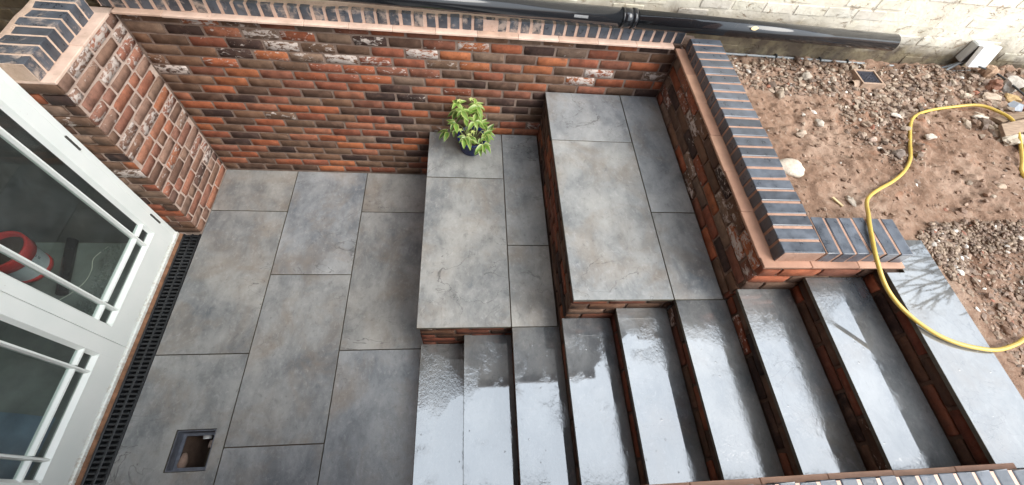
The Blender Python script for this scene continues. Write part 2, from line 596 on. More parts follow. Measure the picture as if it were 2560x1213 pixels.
def tube_bm(pts, rad, seg=10, bm=None, cap=True, uv=False):
    b = bm or bmesh.new()
    pts = [Vector(p) for p in pts]
    rads = rad if isinstance(rad, (list, tuple)) else [rad] * len(pts)
    rings = []
    up = Vector((0, 0, 1))
    t0 = (pts[1] - pts[0]).normalized()
    n = up.cross(t0)
    if n.length < 1e-3:
        n = Vector((1, 0, 0)).cross(t0)
    n.normalize()
    for i, p in enumerate(pts):
        t = (pts[min(i + 1, len(pts) - 1)] - pts[max(i - 1, 0)]).normalized()
        n = (n - t * n.dot(t)).normalized()
        bn = t.cross(n)
        rings.append([b.verts.new(p + (n * math.cos(a) + bn * math.sin(a)) * rads[i]) for a in (2 * math.pi * k / seg for k in range(seg))])
    lay = b.loops.layers.uv.verify() if uv else None
    for i in range(len(rings) - 1):
        for k in range(seg):
            j = (k + 1) % seg
            f = b.faces.new([rings[i][k], rings[i][j], rings[i + 1][j], rings[i + 1][k]])
            f.smooth = True
            if uv:
                for lp, (uu, vv) in zip(f.loops, ((k, i), (k + 1, i), (k + 1, i + 1), (k, i + 1))):
                    lp[lay].uv = (uu / seg, vv)
    if cap:
        b.faces.new(rings[0][::-1]); b.faces.new(rings[-1])
    return b

def smooth_path(pts, sub=8):
    P = [Vector(p) for p in pts]
    out = []
    for i in range(len(P) - 1):
        p0 = P[max(i - 1, 0)]; p1 = P[i]; p2 = P[i + 1]; p3 = P[min(i + 2, len(P) - 1)]
        for s in range(sub):
            t = s / sub
            out.append(.5 * ((2 * p1) + (p2 - p0) * t + (2 * p0 - 5 * p1 + 4 * p2 - p3) * t * t + (3 * p1 - p0 - 3 * p2 + p3) * t ** 3))
    out.append(P[-1])
    return out

def lathe_bm(prof, seg=28, bm=None):
    b = bm or bmesh.new()
    rings = [[b.verts.new((r * math.cos(2 * math.pi * k / seg), r * math.sin(2 * math.pi * k / seg), z)) for k in range(seg)] for r, z in prof]
    for i in range(len(rings) - 1):
        for k in range(seg):
            j = (k + 1) % seg
            f = b.faces.new([rings[i][k], rings[i][j], rings[i + 1][j], rings[i + 1][k]]); f.smooth = True
    return b

# ------------------------------------------------------------------ brick pieces
def brick_mesh(L, H, D, seed, rough, mat):
    """worn brick: x along the face, face towards -y, z up; origin at middle of the bed on the face plane"""
    rnd = random.Random(seed)
    nx = 6 if L > .15 else 4
    nz = 3
    vs, fs = [], []
    idx = {}
    for i in range(nx + 1):
        for j in range(nz + 1):
            x = -L / 2 + L * i / nx; z = H * j / nz
            edge = i in (0, nx) or j in (0, nz)
            corner = i in (0, nx) and j in (0, nz)
            y = rnd.uniform(-.25, .25) * rough
            if edge:
                y += .0015 + rnd.uniform(0, 1.0) * rough
                if i in (0, nx): x += (-1 if i else 1) * rnd.uniform(0, rough)
                if j in (0, nz): z += (-1 if j else 1) * rnd.uniform(0, .8 * rough)
            else:
                if i in (1, nx - 1): x += (-1 if i == 1 else 1) * (L / nx - .006)
                if j in (1, nz - 1): z += (-1 if j == 1 else 1) * (H / nz - .0045)
            if corner:
                y += rnd.uniform(.3, 1.3) * rough
                x += (-1 if i else 1) * rough * .4; z += (-1 if j else 1) * rough * .3
            idx[i, j] = len(vs); vs.append((x, y, z))
    for i in range(nx):
        for j in range(nz):
            fs.append([idx[i, j], idx[i + 1, j], idx[i + 1, j + 1], idx[i, j + 1]])
    bk = []
    for (x, z) in ((-L / 2, 0), (L / 2, 0), (L / 2, H), (-L / 2, H)):
        bk.append(len(vs)); vs.append((x * .985, D, min(max(z, .003), H - .003)))
    bot = [idx[i, 0] for i in range(nx + 1)]; top = [idx[i, nz] for i in range(nx + 1)]
    lef = [idx[0, j] for j in range(nz + 1)]; rig = [idx[nx, j] for j in range(nz + 1)]
    fs.append(bot[::-1] + [bk[0], bk[1]])
    fs.append(top + [bk[2], bk[3]])
    fs.append(lef + [bk[3], bk[0]])
    fs.append(rig[::-1] + [bk[1], bk[2]])
    m = me('brick', vs, fs, mat)
    for p in m.polygons:
        p.use_smooth = len(p.vertices) == 4 and rough > .003
    return m

BR = {}
for kind, mat, rough in (('old', M['brick'], .0038), ('worn', M['brick'], .0062), ('paint', M['painted'], .0028)):
    for L in (.213, .102):
        BR[kind, L] = [brick_mesh(L, .0665, .09, 100 + s * 7 + int(L * 1000), rough, mat) for s in range(7)]

PAL_RED = [(.30, .098, .046), (.27, .086, .042), (.33, .118, .052), (.22, .074, .042), (.27, .108, .062), (.20, .080, .050)]
PAL_BRN = [(.115, .070, .046), (.092, .054, .037), (.14, .088, .058), (.155, .086, .052)]
PAL_DRK = [(.045, .028, .024), (.055, .033, .027)]
PAL_GRY = [(.175, .122, .090), (.20, .138, .098)]

def pick_colour(rnd, red=.48, brn=.28, drk=.10, resid=.0):
    q = rnd.random()
    pal = PAL_RED if q < red else PAL_BRN if q < red + brn else PAL_DRK if q < red + brn + drk else PAL_GRY
    c = rnd.choice(pal)
    j = rnd.uniform(.82, 1.18)
    a = 0.0
    if rnd.random() < resid:
        a = rnd.uniform(.10, .46)
    return (c[0] * j, c[1] * j, c[2] * j, a)

def brick_face(parent, p0, yaw, length, z0, courses, pitch=.075, seed=1, kind='old', colour=None, skip=None, headers=0.0, hscale=1.0, name='brick', jit=.0025, off0=None, joint=.0115):
    """courses of bricks; p0 = left end of the face seen from in front, yaw 0 faces -y"""
    rnd = random.Random(seed)
    ux, uy = math.cos(yaw), math.sin(yaw)
    n = 0
    for c in range(courses):
        z = z0 + c * pitch
        off = (0 if c % 2 else -.1125) if off0 is None else off0[c % len(off0)]
        s = off + rnd.uniform(-.012, .012)
        while s < length - .012:
            L = (.102 if rnd.random() < headers else .213) - (.003 if joint > .012 else 0)
            a, b = max(s, 0.002), min(s + L, length - .002)
            s += L + joint
            w = b - a
            if w < .03:
                continue
            base = .213 if w > .14 else .102
            mid = (a + b) / 2
            X, Y = p0[0] + ux * mid, p0[1] + uy * mid
            if skip and skip(X, Y, z, w):
                continue
            col = colour(rnd, X, Y, z) if colour else pick_colour(rnd)
            nx, ny = math.sin(yaw), -math.cos(yaw)
            o_ = rnd.uniform(-jit, jit)
            ob(name, rnd.choice(BR[kind, base]), parent, (X + nx * o_, Y + ny * o_, z + rnd.uniform(-.0015, .0015)),
               (0, rnd.uniform(-.008, .008), yaw + rnd.uniform(-.006, .006)), (w / base, 1, hscale), col)
            n += 1
    return n

# ================================================================== LEVELS (metres)
H = [.1795, .359, .5384, .689, .840, .9905, 1.1315, 1.2724, 1.4134]
NX = [1.787, 2.081, 2.380, 2.668, 2.958, 3.2535, 3.539, 3.832, 4.147]
XW = 3.546                      # face of the garden-side wall
YN = -2.612                     # face of the near flank wall
ST = .021                       # slab thickness
J = .0022                       # half joint

# ------------------------------------------------------------------ ground
def sstep(a, b, x):
    t = min(max((x - a) / (b - a), 0), 1)
    return t * t * (3 - 2 * t)

def ground_z(x, y):
    z = 1.388 - .08 * sstep(-1.3, .05, y)
    amp = sstep(3.80, 3.95, x) if y > -1.55 else sstep(4.44, 4.56, x)
    v = Vector((x, y, 0))
    d = mnoise.fractal(v * 2.2, 1.0, 2.0, 4) * .022
    d += mnoise.fractal(v * 11 + Vector((7, 3, 1)), 1.0, 2.1, 4) * .015
    lump = .35 + .65 * sstep(-.25, .35, mnoise.noise(v * 2.7 + Vector((5, 5, 5))))
    r = mnoise.noise(v * 21 + Vector((1, 9, 4)))
    d += (max(r, 0) * .032 + abs(mnoise.noise(v * 33)) * .022) * lump
    d += max(0, mnoise.noise(v * 7.5 + Vector((2, 8, 3))) - .12) * .055 * lump
    # rougher heap towards the rubble
    d += sstep(5.0, 6.0, x) * sstep(-1.2, -.5, y) * (mnoise.fractal(v * 6, 1.0, 2.0, 3) * .035 + .02)
    # path worn by the landing stays level
    near = 1 - sstep(.0, .25, x - 4.46) if y < -1.5 else 0
    d = d * (1 - .6 * near)
    if y > -1.6:
        d -= .012 * (1 - sstep(3.76, 3.9, x))
    return z + d * (.25 + .75 * amp)

def lines(a, b, step, far, fstep):
    out = []
    x = a
    while x < b:
        out.append(x); x += step
    g = step
    while x < far:
        out.append(x); g = min(g * 1.35, fstep); x += g
    out.append(far)
    return out

gx = lines(3.60, 6.75, .0115, 60, 6)
gy = [-v for v in lines(-.14, 2.9, .0115, 60, 6)]
gv = [(x, y, ground_z(x, y) if (x < 12 and y > -8) else 1.388) for y in gy for x in gx]
gf = []
W_ = len(gx)
for j in range(len(gy) - 1):
    for i in range(W_ - 1):
        cx_ = (gx[i] + gx[i + 1]) / 2; cy_ = (gy[j] + gy[j + 1]) / 2
        if cx_ < 4.435 and -2.70 < cy_ < -1.60:
            continue
        if cx_ < 3.70 and cy_ > -1.6:
            continue
        a = j * W_ + i
        gf.append([a, a + W_, a + W_ + 1, a + 1])
ground = ob('ground', me('ground', gv, gf, M['soil'], True))
tag(ground, 'bare reddish brown soil of the unfinished garden', None, kind='structure')

bk_ = bmesh.new()
for (x0, x1, y0, y1, z) in ((2.352, 3.62, -8.0, -2.852, 1.384), (1.81, 2.352, -3.058, -2.852, 1.384), (8.302, 60, .13, 60, 1.306), (-60, 8.3, 6.02, 60, 1.306)):
    box_bm(x0, x1, y0, y1, -.1, z, 0, bk_)
tag(ob('ground', bm_mesh('ground', bk_, M['soil'])), 'bare soil beyond the walls', None, kind='structure')

# ------------------------------------------------------------------ patio floor
patio = thing('patio_floor', 'sunken patio floor of large grey slabs', None, (.9, -1.4, 0), kind='structure')
floor_bed = boxob('mortar_bed', -.002, 1.80, -3.05, -.001, -.16, -ST - .002, M['mortar_brown'], patio)
# the bed is opened where the inspection chamber sits
bpy.data.objects.remove(floor_bed)
HX0, HX1, HY0, HY1 = .297, .531, -2.362, -2.127
bb = bmesh.new()
for ext in ((-.002, HX0 - .01, -3.05, -.001), (HX1 + .01, 1.80, -3.05, -.001), (HX0 - .01, HX1 + .01, HY1 + .01, -.001), (HX0 - .01, HX1 + .01, -3.05, HY0 - .01)):
    box_bm(ext[0], ext[1], ext[2], ext[3], -.10, -ST - .001, 0, bb)
ob('mortar_bed', bm_mesh('mortar_bed', bb, M['mortar_brown']), patio).location = -Vector(patio["_w"])

def slab(parent, x0, x1, y0, y1, ztop, mat='slab', name='paving_slab', hole=None):
    return prism(name, [(x0, y0), (x1, y0), (x1, y1), (x0, y1)], ztop - ST, ztop, M[mat], parent, .0015, hole, M['slab_edge'])

def run(parent, x0, x1, ys, ztop, mat='slab', hole_at=None):
    for k in range(len(ys) - 1):
        hole = None
        if hole_at is not None and k == hole_at:
            hole = [(HX0, HY0), (HX1, HY0), (HX1, HY1), (HX0, HY1)]
        slab(parent, x0 + J, x1 - J, ys[k + 1] + J, ys[k] - J, ztop + random.uniform(-.0006, .0006), mat, hole=hole)

run(patio, 0.0, .6, [-.004, -.4448, -1.6474, -2.85, -3.055], 0, hole_at=2)
run(patio, .6, 1.2, [-.004, -1.0376, -2.240, -3.055], 0)
run(patio, 1.2, 1.80, [-.004, -.4366, -1.6392, -2.8418, -3.055], 0)

# ------------------------------------------------------------------ retaining wall at the back
def wall_core(parent, x0, x1, y0, y1, z0, z1, mat='mortar_brown', name='mortar'):
    return boxob(name, x0, x1, y0, y1, z0, z1, M[mat], parent)

def col_back(rnd, x, y, z):
    left = 1 - sstep(.3, 2.4, x)
    top = sstep(.75, 1.25, z)
    low = 1 - sstep(.05, .3, z)
    res = .03 + .60 * top * (1 - sstep(.9, 2.4, x)) + .16 * top
    return pick_colour(rnd, .50 - .14 * left * top, .28 + .1 * left + .15 * low, .10, res)

CZ0, CZ1 = 1.435, 1.513         # creasing top / coping top
wall_b = thing('retaining_wall', 'long reclaimed red brick retaining wall with blue brick coping at back of patio', 'wall', (1.77, .05, 0))
wall_core(wall_b, -.01, XW + .12, .0050, .115, -.1, 1.43, 'mortar_wall')
brick_face(wall_b, (0, 0, 0), 0, XW, .006, 19, seed=5, colour=col_back,
           skip=lambda X, Y, z, w: (X - w / 2 > NX[0] + .02 and z + .07 < H[2] - .02) or (X - w / 2 > NX[3] + .02 and z + .07 < H[5] - .02))

def creasing(parent, p0, yaw, length, proj, depth, cols, seed, zt=CZ0, piece=.262):
    rnd = random.Random(seed)
    ux, uy = math.cos(yaw), math.sin(yaw)
    nx, ny = math.sin(yaw), -math.cos(yaw)
    n = max(1, round(length / piece)); L = length / n
    m = bm_mesh('creasing_tile', box_bm(-L / 2 + .0006, L / 2 - .0006, -proj, depth, -.016, 0, .0025), M['creasing'])
    for k in range(n):
        s = (k + .5) * L
        o_ = rnd.uniform(-.002, .002)
        c = rnd.choice(cols); j = rnd.uniform(.92, 1.08)
        ob('creasing_tile', m, parent, (p0[0] + ux * s + nx * o_, p0[1] + uy * s + ny * o_, zt + rnd.uniform(-.0012, .0012)),
           (rnd.uniform(-.006, .006), 0, yaw + rnd.uniform(-.003, .003)), (1, 1, 1), (c[0] * j, c[1] * j, c[2] * j, 1))

PINK = [(.60, .43, .34), (.64, .47, .38), (.56, .39, .30)]
TAN = [(.36, .205, .135), (.32, .175, .115), (.39, .23, .155)]

def coping(parent, p0, yaw, n, depth, pitch, seed, z0=CZ0, z1=CZ1, resid=None, w=.058, mort='mortar_pink', rough=.0035):
    """bricks on edge side by side; p0 = left end on the face line; depth goes back from the face"""
    rnd = random.Random(seed)
    ux, uy = math.cos(yaw), math.sin(yaw)
    nx, ny = math.sin(yaw), -math.cos(yaw)
    hgt = z1 - z0
    var = []
    for s in range(4):
        r2 = random.Random(seed * 9 + s)
        b = box_bm(-w / 2, w / 2, 0, depth, 0, hgt, .0045, seg=2)
        for v in b.verts:
            v.co += Vector((r2.uniform(-1, 1), r2.uniform(-1, 1), r2.uniform(-1, 1))) * .0011
        var.append(bm_mesh('coping_brick', b, M['blue_brick']))
    for k in range(n):
        s = (k + .5) * pitch
        o_ = rnd.uniform(-.0025, .0025)
        X, Y = p0[0] + ux * s + nx * o_, p0[1] + uy * s + ny * o_
        j = rnd.uniform(.7, 1.3)
        a = resid(rnd, X, Y) if resid else 0.0
        ob('coping_brick', rnd.choice(var), parent, (X, Y, z0 + .001 + rnd.uniform(-.0015, .0015)), (rnd.uniform(-.006, .006), rnd.uniform(-.01, .01), yaw + rnd.uniform(-.01, .01)),
           (1, 1, 1), (j, j, j, a))
    # joints, finished a little below the faces
    L = n * pitch
    b = box_bm(.004, L - .004, .003, depth - .003, 0, hgt - .0022)
    for v in b.verts:
        x, y = v.co.x, v.co.y
        v.co.x = ux * x - nx * y; v.co.y = uy * x - ny * y
    ob('joint_mortar', bm_mesh('joint_mortar', b, M[mort]), parent, (p0[0], p0[1], z0))

creasing(wall_b, (.012, 0, 0), 0, XW - .075, .047, .11, PINK, 3)
coping(wall_b, (-.062, 0), 0, 48, .112, .0752, 4,
       resid=lambda rnd, x, y: rnd.uniform(.25, .5) if x < 2.55 else rnd.uniform(0, .22))
# cement haunching smeared along the back of the coping
hb = bmesh.new()
nseg = 90
rows = []
for i in range(nseg + 1):
    x = -.05 + (XW + .0) * i / nseg
    q = mnoise.noise(Vector((x * 6, 1.3, 0))) * .010
    rows.append([hb.verts.new((x, .030 + q, CZ1 - .002)), hb.verts.new((x, .055 + q * .7, CZ1 + .010)), hb.verts.new((x, .12, CZ1 + .030 + q))])
for i in range(nseg):
    for k in range(2):
        f = hb.faces.new([rows[i][k], rows[i + 1][k], rows[i + 1][k + 1], rows[i][k + 1]]); f.smooth = True
o = ob('cement_haunch', bm_mesh('cement_haunch', hb, M['haunch']), wall_b); o.location = -Vector(wall_b["_w"])

# ------------------------------------------------------------------ pier by the doors
def col_pier(rnd, x, y, z):
    c = pick_colour(rnd, .46, .26, .04, .6 if z > .7 else .35)
    q = rnd.uniform(.15, .5)
    return (c[0] * (1 - q) + .36 * q, c[1] * (1 - q) + .215 * q, c[2] * (1 - q) + .165 * q, c[3])
pier = thing('brick_pier', 'pale mortared reclaimed brick pier between glazed doors and back wall', 'wall', (-.15, -.33, 0))
wall_core(pier, -.31, -.0062, -.6585, .0, -.1, 1.43, 'mortar_pale')
brick_face(pier, (0, -.668, 0), R(90), .664, .006, 19, seed=21, colour=col_pier, headers=.40, jit=.003, kind='worn', hscale=.97, joint=.0125, off0=[-.10, -.03, -.16, -.06, -.19, -.12])
def col_reveal(rnd, x, y, z):
    return pick_colour(rnd, .25, .45, .12, .10)
brick_face(pier, (-.31, -.668, 0), 0, .306, .006, 19, seed=23, colour=col_reveal, jit=.006, off0=[-.11, .0, -.05])
creasing(pier, (.0, -.672, 0), R(90), .612, .004, .30, [(.66, .49, .40), (.68, .52, .43)], 31)
coping(pier, (-.062, -.675), R(90), 8, .215, .0765, 33, z1=1.535, resid=lambda r, x, y: r.uniform(.05, .42), mort='haunch', w=.063)
hb = bmesh.new(); rows = []
for i in range(31):
    y = -.69 + .80 * i / 30
    q = mnoise.noise(Vector((y * 9, 4.3, 0))) * .014
    rows.append([hb.verts.new((-.235 + q, y, 1.533)), hb.verts.new((-.275 + q, y, 1.541)), hb.verts.new((-.315 + q * 1.6, y, 1.50)), hb.verts.new((-.345 + q * 1.6, y, 1.38)), hb.verts.new((-.34, y, 1.20))])
for i in range(30):
    for k in range(4):
        f = hb.faces.new([rows[i][k], rows[i + 1][k], rows[i + 1][k + 1], rows[i][k + 1]]); f.smooth = True
o = ob('cement_haunch', bm_mesh('cement_haunch', hb, M['haunch']), pier); o.location = -Vector(pier["_w"])

# ------------------------------------------------------------------ garden-side wall with its return
def col_right(rnd, x, y, z):
    return pick_colour(rnd, .42, .38, .08, .5 if z > 1.1 else .25)
YR = -1.694
wall_g = thing('garden_wall', 'brick retaining wall beside bare soil, clean blue brick coping turning a corner', 'wall', (3.65, -.85, 0))
wall_core(wall_g, XW + .0085, 3.755, YR + .0085, -.002, .3, 1.43)
wall_core(wall_g, 3.757, 4.215, YR + .0085, -1.49, .3, 1.43)
brick_face(wall_g, (XW, -.001, 0), R(-90), 1.690, .981, 6, seed=41, colour=col_right, jit=.004)
brick_face(wall_g, (XW + .003, YR, 0), 0, .665, .981, 6, seed=43, colour=lambda r, x, y, z: pick_colour(r, .5, .35, .1, .15), jit=.003)
creasing(wall_g, (XW, -.050, 0), R(-90), 1.62, .062, .2, TAN, 45)
creasing(wall_g, (XW - .058, YR, 0), 0, .750, .030, .2, TAN, 47)
coping(wall_g, (3.550, -.0445), R(-90), 22, .213, .075, 49, w=.0605, mort='mortar_tan')
coping(wall_g, (3.764, YR), 0, 6, .209, .0776, 51, w=.064, mort='mortar_tan')

# ------------------------------------------------------------------ near flank wall (foot of the picture)
wall_n = thing('flank_wall', 'blue brick coped wall along near side of steps at bottom edge', 'wall', (3.2, -2.75, 0))
wall_core(wall_n, 1.81, 4.235, -2.85, YN - .0085, -.1, 1.43)
wall_core(wall_n, 4.236, 5.00, -2.80, YN - .012, 1.2, 1.4335)
def col_near(rnd, x, y, z):
    return pick_colour(rnd, .5, .3, .1, .1)
def near_skip(X, Y, z, w):
    for k in range(8, -1, -1):
        if X - w / 2 > NX[k] + .02:
            return z + .07 < H[k] - .03
    return False
brick_face(wall_n, (4.24, YN, 0), R(180), 2.43, .006, 19, seed=61, colour=col_near, skip=near_skip)
creasing(wall_n, (4.205, YN, 0), R(180), 2.40, .034, .2, TAN, 63)
coping(wall_n, (5.00, -2.598), R(180), 42, .213, .0772, 65, z1=1.508, w=.062, resid=lambda r, x, y: r.uniform(.0, .3))

# ------------------------------------------------------------------ raised platforms and steps
def damp_shade(c):  # darkens brick colour for wetness, plus shade painted in
    """riser and platform side bricks: wet, with their shade put into the colour"""
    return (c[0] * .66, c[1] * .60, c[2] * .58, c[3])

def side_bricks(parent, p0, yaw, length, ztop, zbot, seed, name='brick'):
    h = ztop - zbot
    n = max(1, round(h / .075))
    brick_face(parent, p0, yaw, length, zbot + .004, n, pitch=h / n, seed=seed, colour=lambda r, x, y, z: damp_shade(pick_colour(r, .42, .46, .10, .04)), hscale=(h / n - .008) / .0665, name=name)

Y1, Y2 = -1.679, -1.696
plat1 = thing('lower_platform', 'lower brick platform topped with grey slabs, carrying the potted plant', 'platform', (2.2, -.85, 0))
boxob('mortar', NX[0] + .022, NX[3] + .01, Y1 + .024, -.003, -.05, H[2] - ST - .001, M['mortar_brown'], plat1)
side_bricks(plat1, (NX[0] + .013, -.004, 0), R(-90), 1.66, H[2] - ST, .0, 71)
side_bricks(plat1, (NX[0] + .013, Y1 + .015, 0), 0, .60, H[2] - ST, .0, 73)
run(plat1, NX[0], 2.3765, [-.004, -.480, Y1], H[2])
run(plat1, 2.3765, 2.674, [-.004, -1.079, Y1], H[2])

plat2 = thing('upper_platform', 'upper brick platform topped with grey slabs below garden wall', 'platform', (3.1, -.85, 0))
boxob('mortar', NX[3] + .022, XW + .006, Y2 + .024, -.003, .30, H[5] - ST - .001, M['mortar_brown'], plat2)
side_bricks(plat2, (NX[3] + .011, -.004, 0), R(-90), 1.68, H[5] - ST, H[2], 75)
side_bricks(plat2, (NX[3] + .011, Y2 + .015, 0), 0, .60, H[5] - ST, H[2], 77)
run(plat2, NX[3], 3.248, [-.004, -.499, Y2], H[5])
run(plat2, 3.248, 3.542, [-.004, -1.098, Y2], H[5])

steps = thing('garden_steps', 'flight of nine wet grey slab steps with brick risers up to garden', 'steps', (3.0, -2.15, 0))
tops = [Y1 + .016, Y1 + .016, Y1 - .001, Y2 + .016, Y2 + .016, Y2 - .001, YR - .002, YR - .002, YR - .002]
for k in range(9):
    x0 = NX[k]; x1 = (NX[k + 1] + .013) if k < 8 else 4.457
    yt = tops[k]
    z = H[k]
    zl = H[k - 1] if k else 0.0
    tiltx = 0
    if k < 8:
        s = slab(steps, x0, x1, YN + .003, yt, z, 'slab_wet', 'tread_slab')
    else:
        s = prism('landing_slab', [(x0, YN + .012), (x1, YN + .012), (x1, -1.549), (4.246, -1.549), (4.246, YR - .045), (x0 + .0, YR - .045)], z - ST, z, M['slab_pool'], steps, .0015, None, M['slab_edge'])
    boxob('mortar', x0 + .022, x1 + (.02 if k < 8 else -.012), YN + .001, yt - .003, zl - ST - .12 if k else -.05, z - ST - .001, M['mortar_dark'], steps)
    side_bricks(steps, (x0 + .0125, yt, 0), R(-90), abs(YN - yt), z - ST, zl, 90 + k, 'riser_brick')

# ------------------------------------------------------------------ channel drain
drain = thing('channel_drain', 'black slotted channel drain grating along the foot of the doors', 'drain', (-.075, -1.8, -.02))
DX0, DX1, DYA, DYB = -.1385, -.0075, -.672, -3.0
boxob('channel', DX0 + .004, DX1 - .004, DYB, DYA, -.10, -.055, M['channel'], drain)
for nm, a, b_ in (('edge_rail', DX0, DX0 + .014), ('edge_rail', DX1 - .014, DX1), ('centre_rib', -.080, -.066)):
    boxob(nm, a, b_, DYB, DYA, -.054, -.006 if nm == 'edge_rail' else -.008, M['grate'], drain, .0015)
pitch = .0302
barm = bm_mesh('grate_bar', box_bm(-.051, .051, -.0078, .0078, -.034, 0, .003), M['grate'])
nb = int((DYA - DYB) / pitch)
for k in range(nb):
    ob('grate_bar', barm, drain, (-.073, DYA - (k + .5) * pitch, -.009 + random.uniform(-.0006, .0006)))
dirt = bmesh.new(); rows = []
for i in range(161):
    y = -.672 - 2.3 * i / 160
    q = mnoise.noise(Vector((y * 17, .4, 0))); q2 = mnoise.noise(Vector((y * 31, 2.4, 0)))
    rows.append([dirt.verts.new((-.176, y, .020 + q * .006)), dirt.verts.new((-.163 + q * .004, y, .008 + q2 * .006)), dirt.verts.new((-.150 + q2 * .004, y, -.004 + q * .004)), dirt.verts.new((-.1395, y, -.012)), dirt.verts.new((-.1395, y, -.05))])
for i in range(160):
    for k in range(4):
        f = dirt.faces.new([rows[i + 1][k], rows[i][k], rows[i][k + 1], rows[i + 1][k + 1]]); f.smooth = True
dm = ob('mortar_fillet', bm_mesh('mortar_fillet', dirt, M['dirt_red']))
tag(dm, 'crumbly reddish mortar strip between door sill and drain', None, kind='structure')

# ------------------------------------------------------------------ open inspection chamber
ch = thing('inspection_chamber', 'open square inspection chamber with metal rim sunk in patio slab', 'manhole', (.414, -2.245, -.4))
cx0, cx1, cy0, cy1 = HX0 + .003, HX1 - .003, HY0 + .003, HY1 - .003
def frame_ring(x0, x1, y0, y1, t, z0, z1):
    b = bmesh.new()
    box_bm(x0, x1, y1 - t, y1, z0, z1, 0, b); box_bm(x0, x1, y0, y0 + t, z0, z1, 0, b)
    box_bm(x0, x0 + t, y0 + t, y1 - t, z0, z1, 0, b); box_bm(x1 - t, x1, y0 + t, y1 - t, z0, z1, 0, b)
    for v in b.verts:
        v.co -= Vector(ch["_w"])
    return b
o = ob('metal_rim', bm_mesh('metal_rim', frame_ring(cx0, cx1, cy0, cy1, .006, -.075, -.006), M['galvanised']), ch, ch["_w"])
o = ob('metal_ledge', bm_mesh('metal_ledge', frame_ring(cx0 + .006, cx1 - .006, cy0 + .006, cy1 - .006, .018, -.080, -.072), M['galvanised']), ch, ch["_w"])
o = ob('chamber_wall', bm_mesh('chamber_wall', frame_ring(cx0 - .02, cx1 + .02, cy0 - .02, cy1 + .02, .03, -.42, -.076), M['mortar_dark']), ch, ch["_w"])
boxob('chamber_bottom', cx0 - .02, cx1 + .02, cy0 - .02, cy1 + .02, -.43, -.40, M['wet_mud'], ch)
boxob('cement_bench', .43, .53, -2.36, -2.22, -.40, -.26, M['mortar_brown'], ch, .01)
ob('waste_pipe', bm_mesh('waste_pipe', tube_bm([(0, 0, 0), (-.0, -.035, -.006)], .026, 16, cap=False), M['box_white']), ch, (.40, -2.125, -.17))
ob('waste_elbow', bm_mesh('waste_elbow', tube_bm(smooth_path([(0, .05, -.1), (0, .0, -.02), (.0, -.06, 0), (0, -.11, -.04)], 4), .042, 14), M['black_plastic']), ch, (.505, -2.13, -.17))
rk = random.Random(7)
def stone_mesh(name, sx, sy, sz, seed, mat, sub=2, rough=.22, flat=.0, boxy=0.0):
    b = bmesh.new()
    if boxy:
        bmesh.ops.create_cube(b, size=1.5)
        bmesh.ops.subdivide_edges(b, edges=b.edges[:], cuts=3, use_grid_fill=True)
        for v in b.verts:
            v.co = v.co.lerp(v.co.normalized(), 1 - boxy)
    else:
        bmesh.ops.create_icosphere(b, subdivisions=sub, radius=1)
    of = Vector((seed * 3.1, seed * 1.7, seed * .9))
    for v in b.verts:
        d = v.co.normalized()
        k = 1 + mnoise.fractal(d * 1.3 + of, 1.0, 2.0, 3) * rough * 1.6
        # facet a little
        v.co = v.co * k
        v.co.x *= sx / 2; v.co.y *= sy / 2; v.co.z *= sz / 2
        if v.co.z < -sz * .25: v.co.z = -sz * .25
    for f in b.faces: f.smooth = not boxy
    return bm_mesh(name, b, mat)
ob('cement_lump', stone_mesh('cement_lump', .05, .10, .06, 3, M['mortar_brown']), ch, (.335, -2.30, -.10))
ob('cement_lump', stone_mesh('cement_lump', .03, .05, .04, 5, M['mortar_pale']), ch, (.42, -2.19, -.20))

# ------------------------------------------------------------------ glazed doors
XD = -.170
doors = thing('glazed_doors', 'white painted glazed double doors with narrow margin panes', 'door', (XD - .03, -1.6, .02))
ZT = 2.10
YA_, YM, YB_ = -.674, -1.603, -2.532
WP = M['white_paint']
boxob('frame_jamb', XD - .075, XD - .004, -.718, YA_, .02, ZT, WP, doors, .002)
boxob('frame_jamb', XD - .075, XD - .004, YB_, YB_ + .044, .02, ZT, WP, doors, .002)
boxob('frame_head', XD - .075, XD - .004, YB_, YA_, ZT + .001, ZT + .05, WP, doors, .002)
sill = boxob('sill', XD - .09, XD + .012, YB_, YA_ - .002, .004, .034, WP, doors, .003)

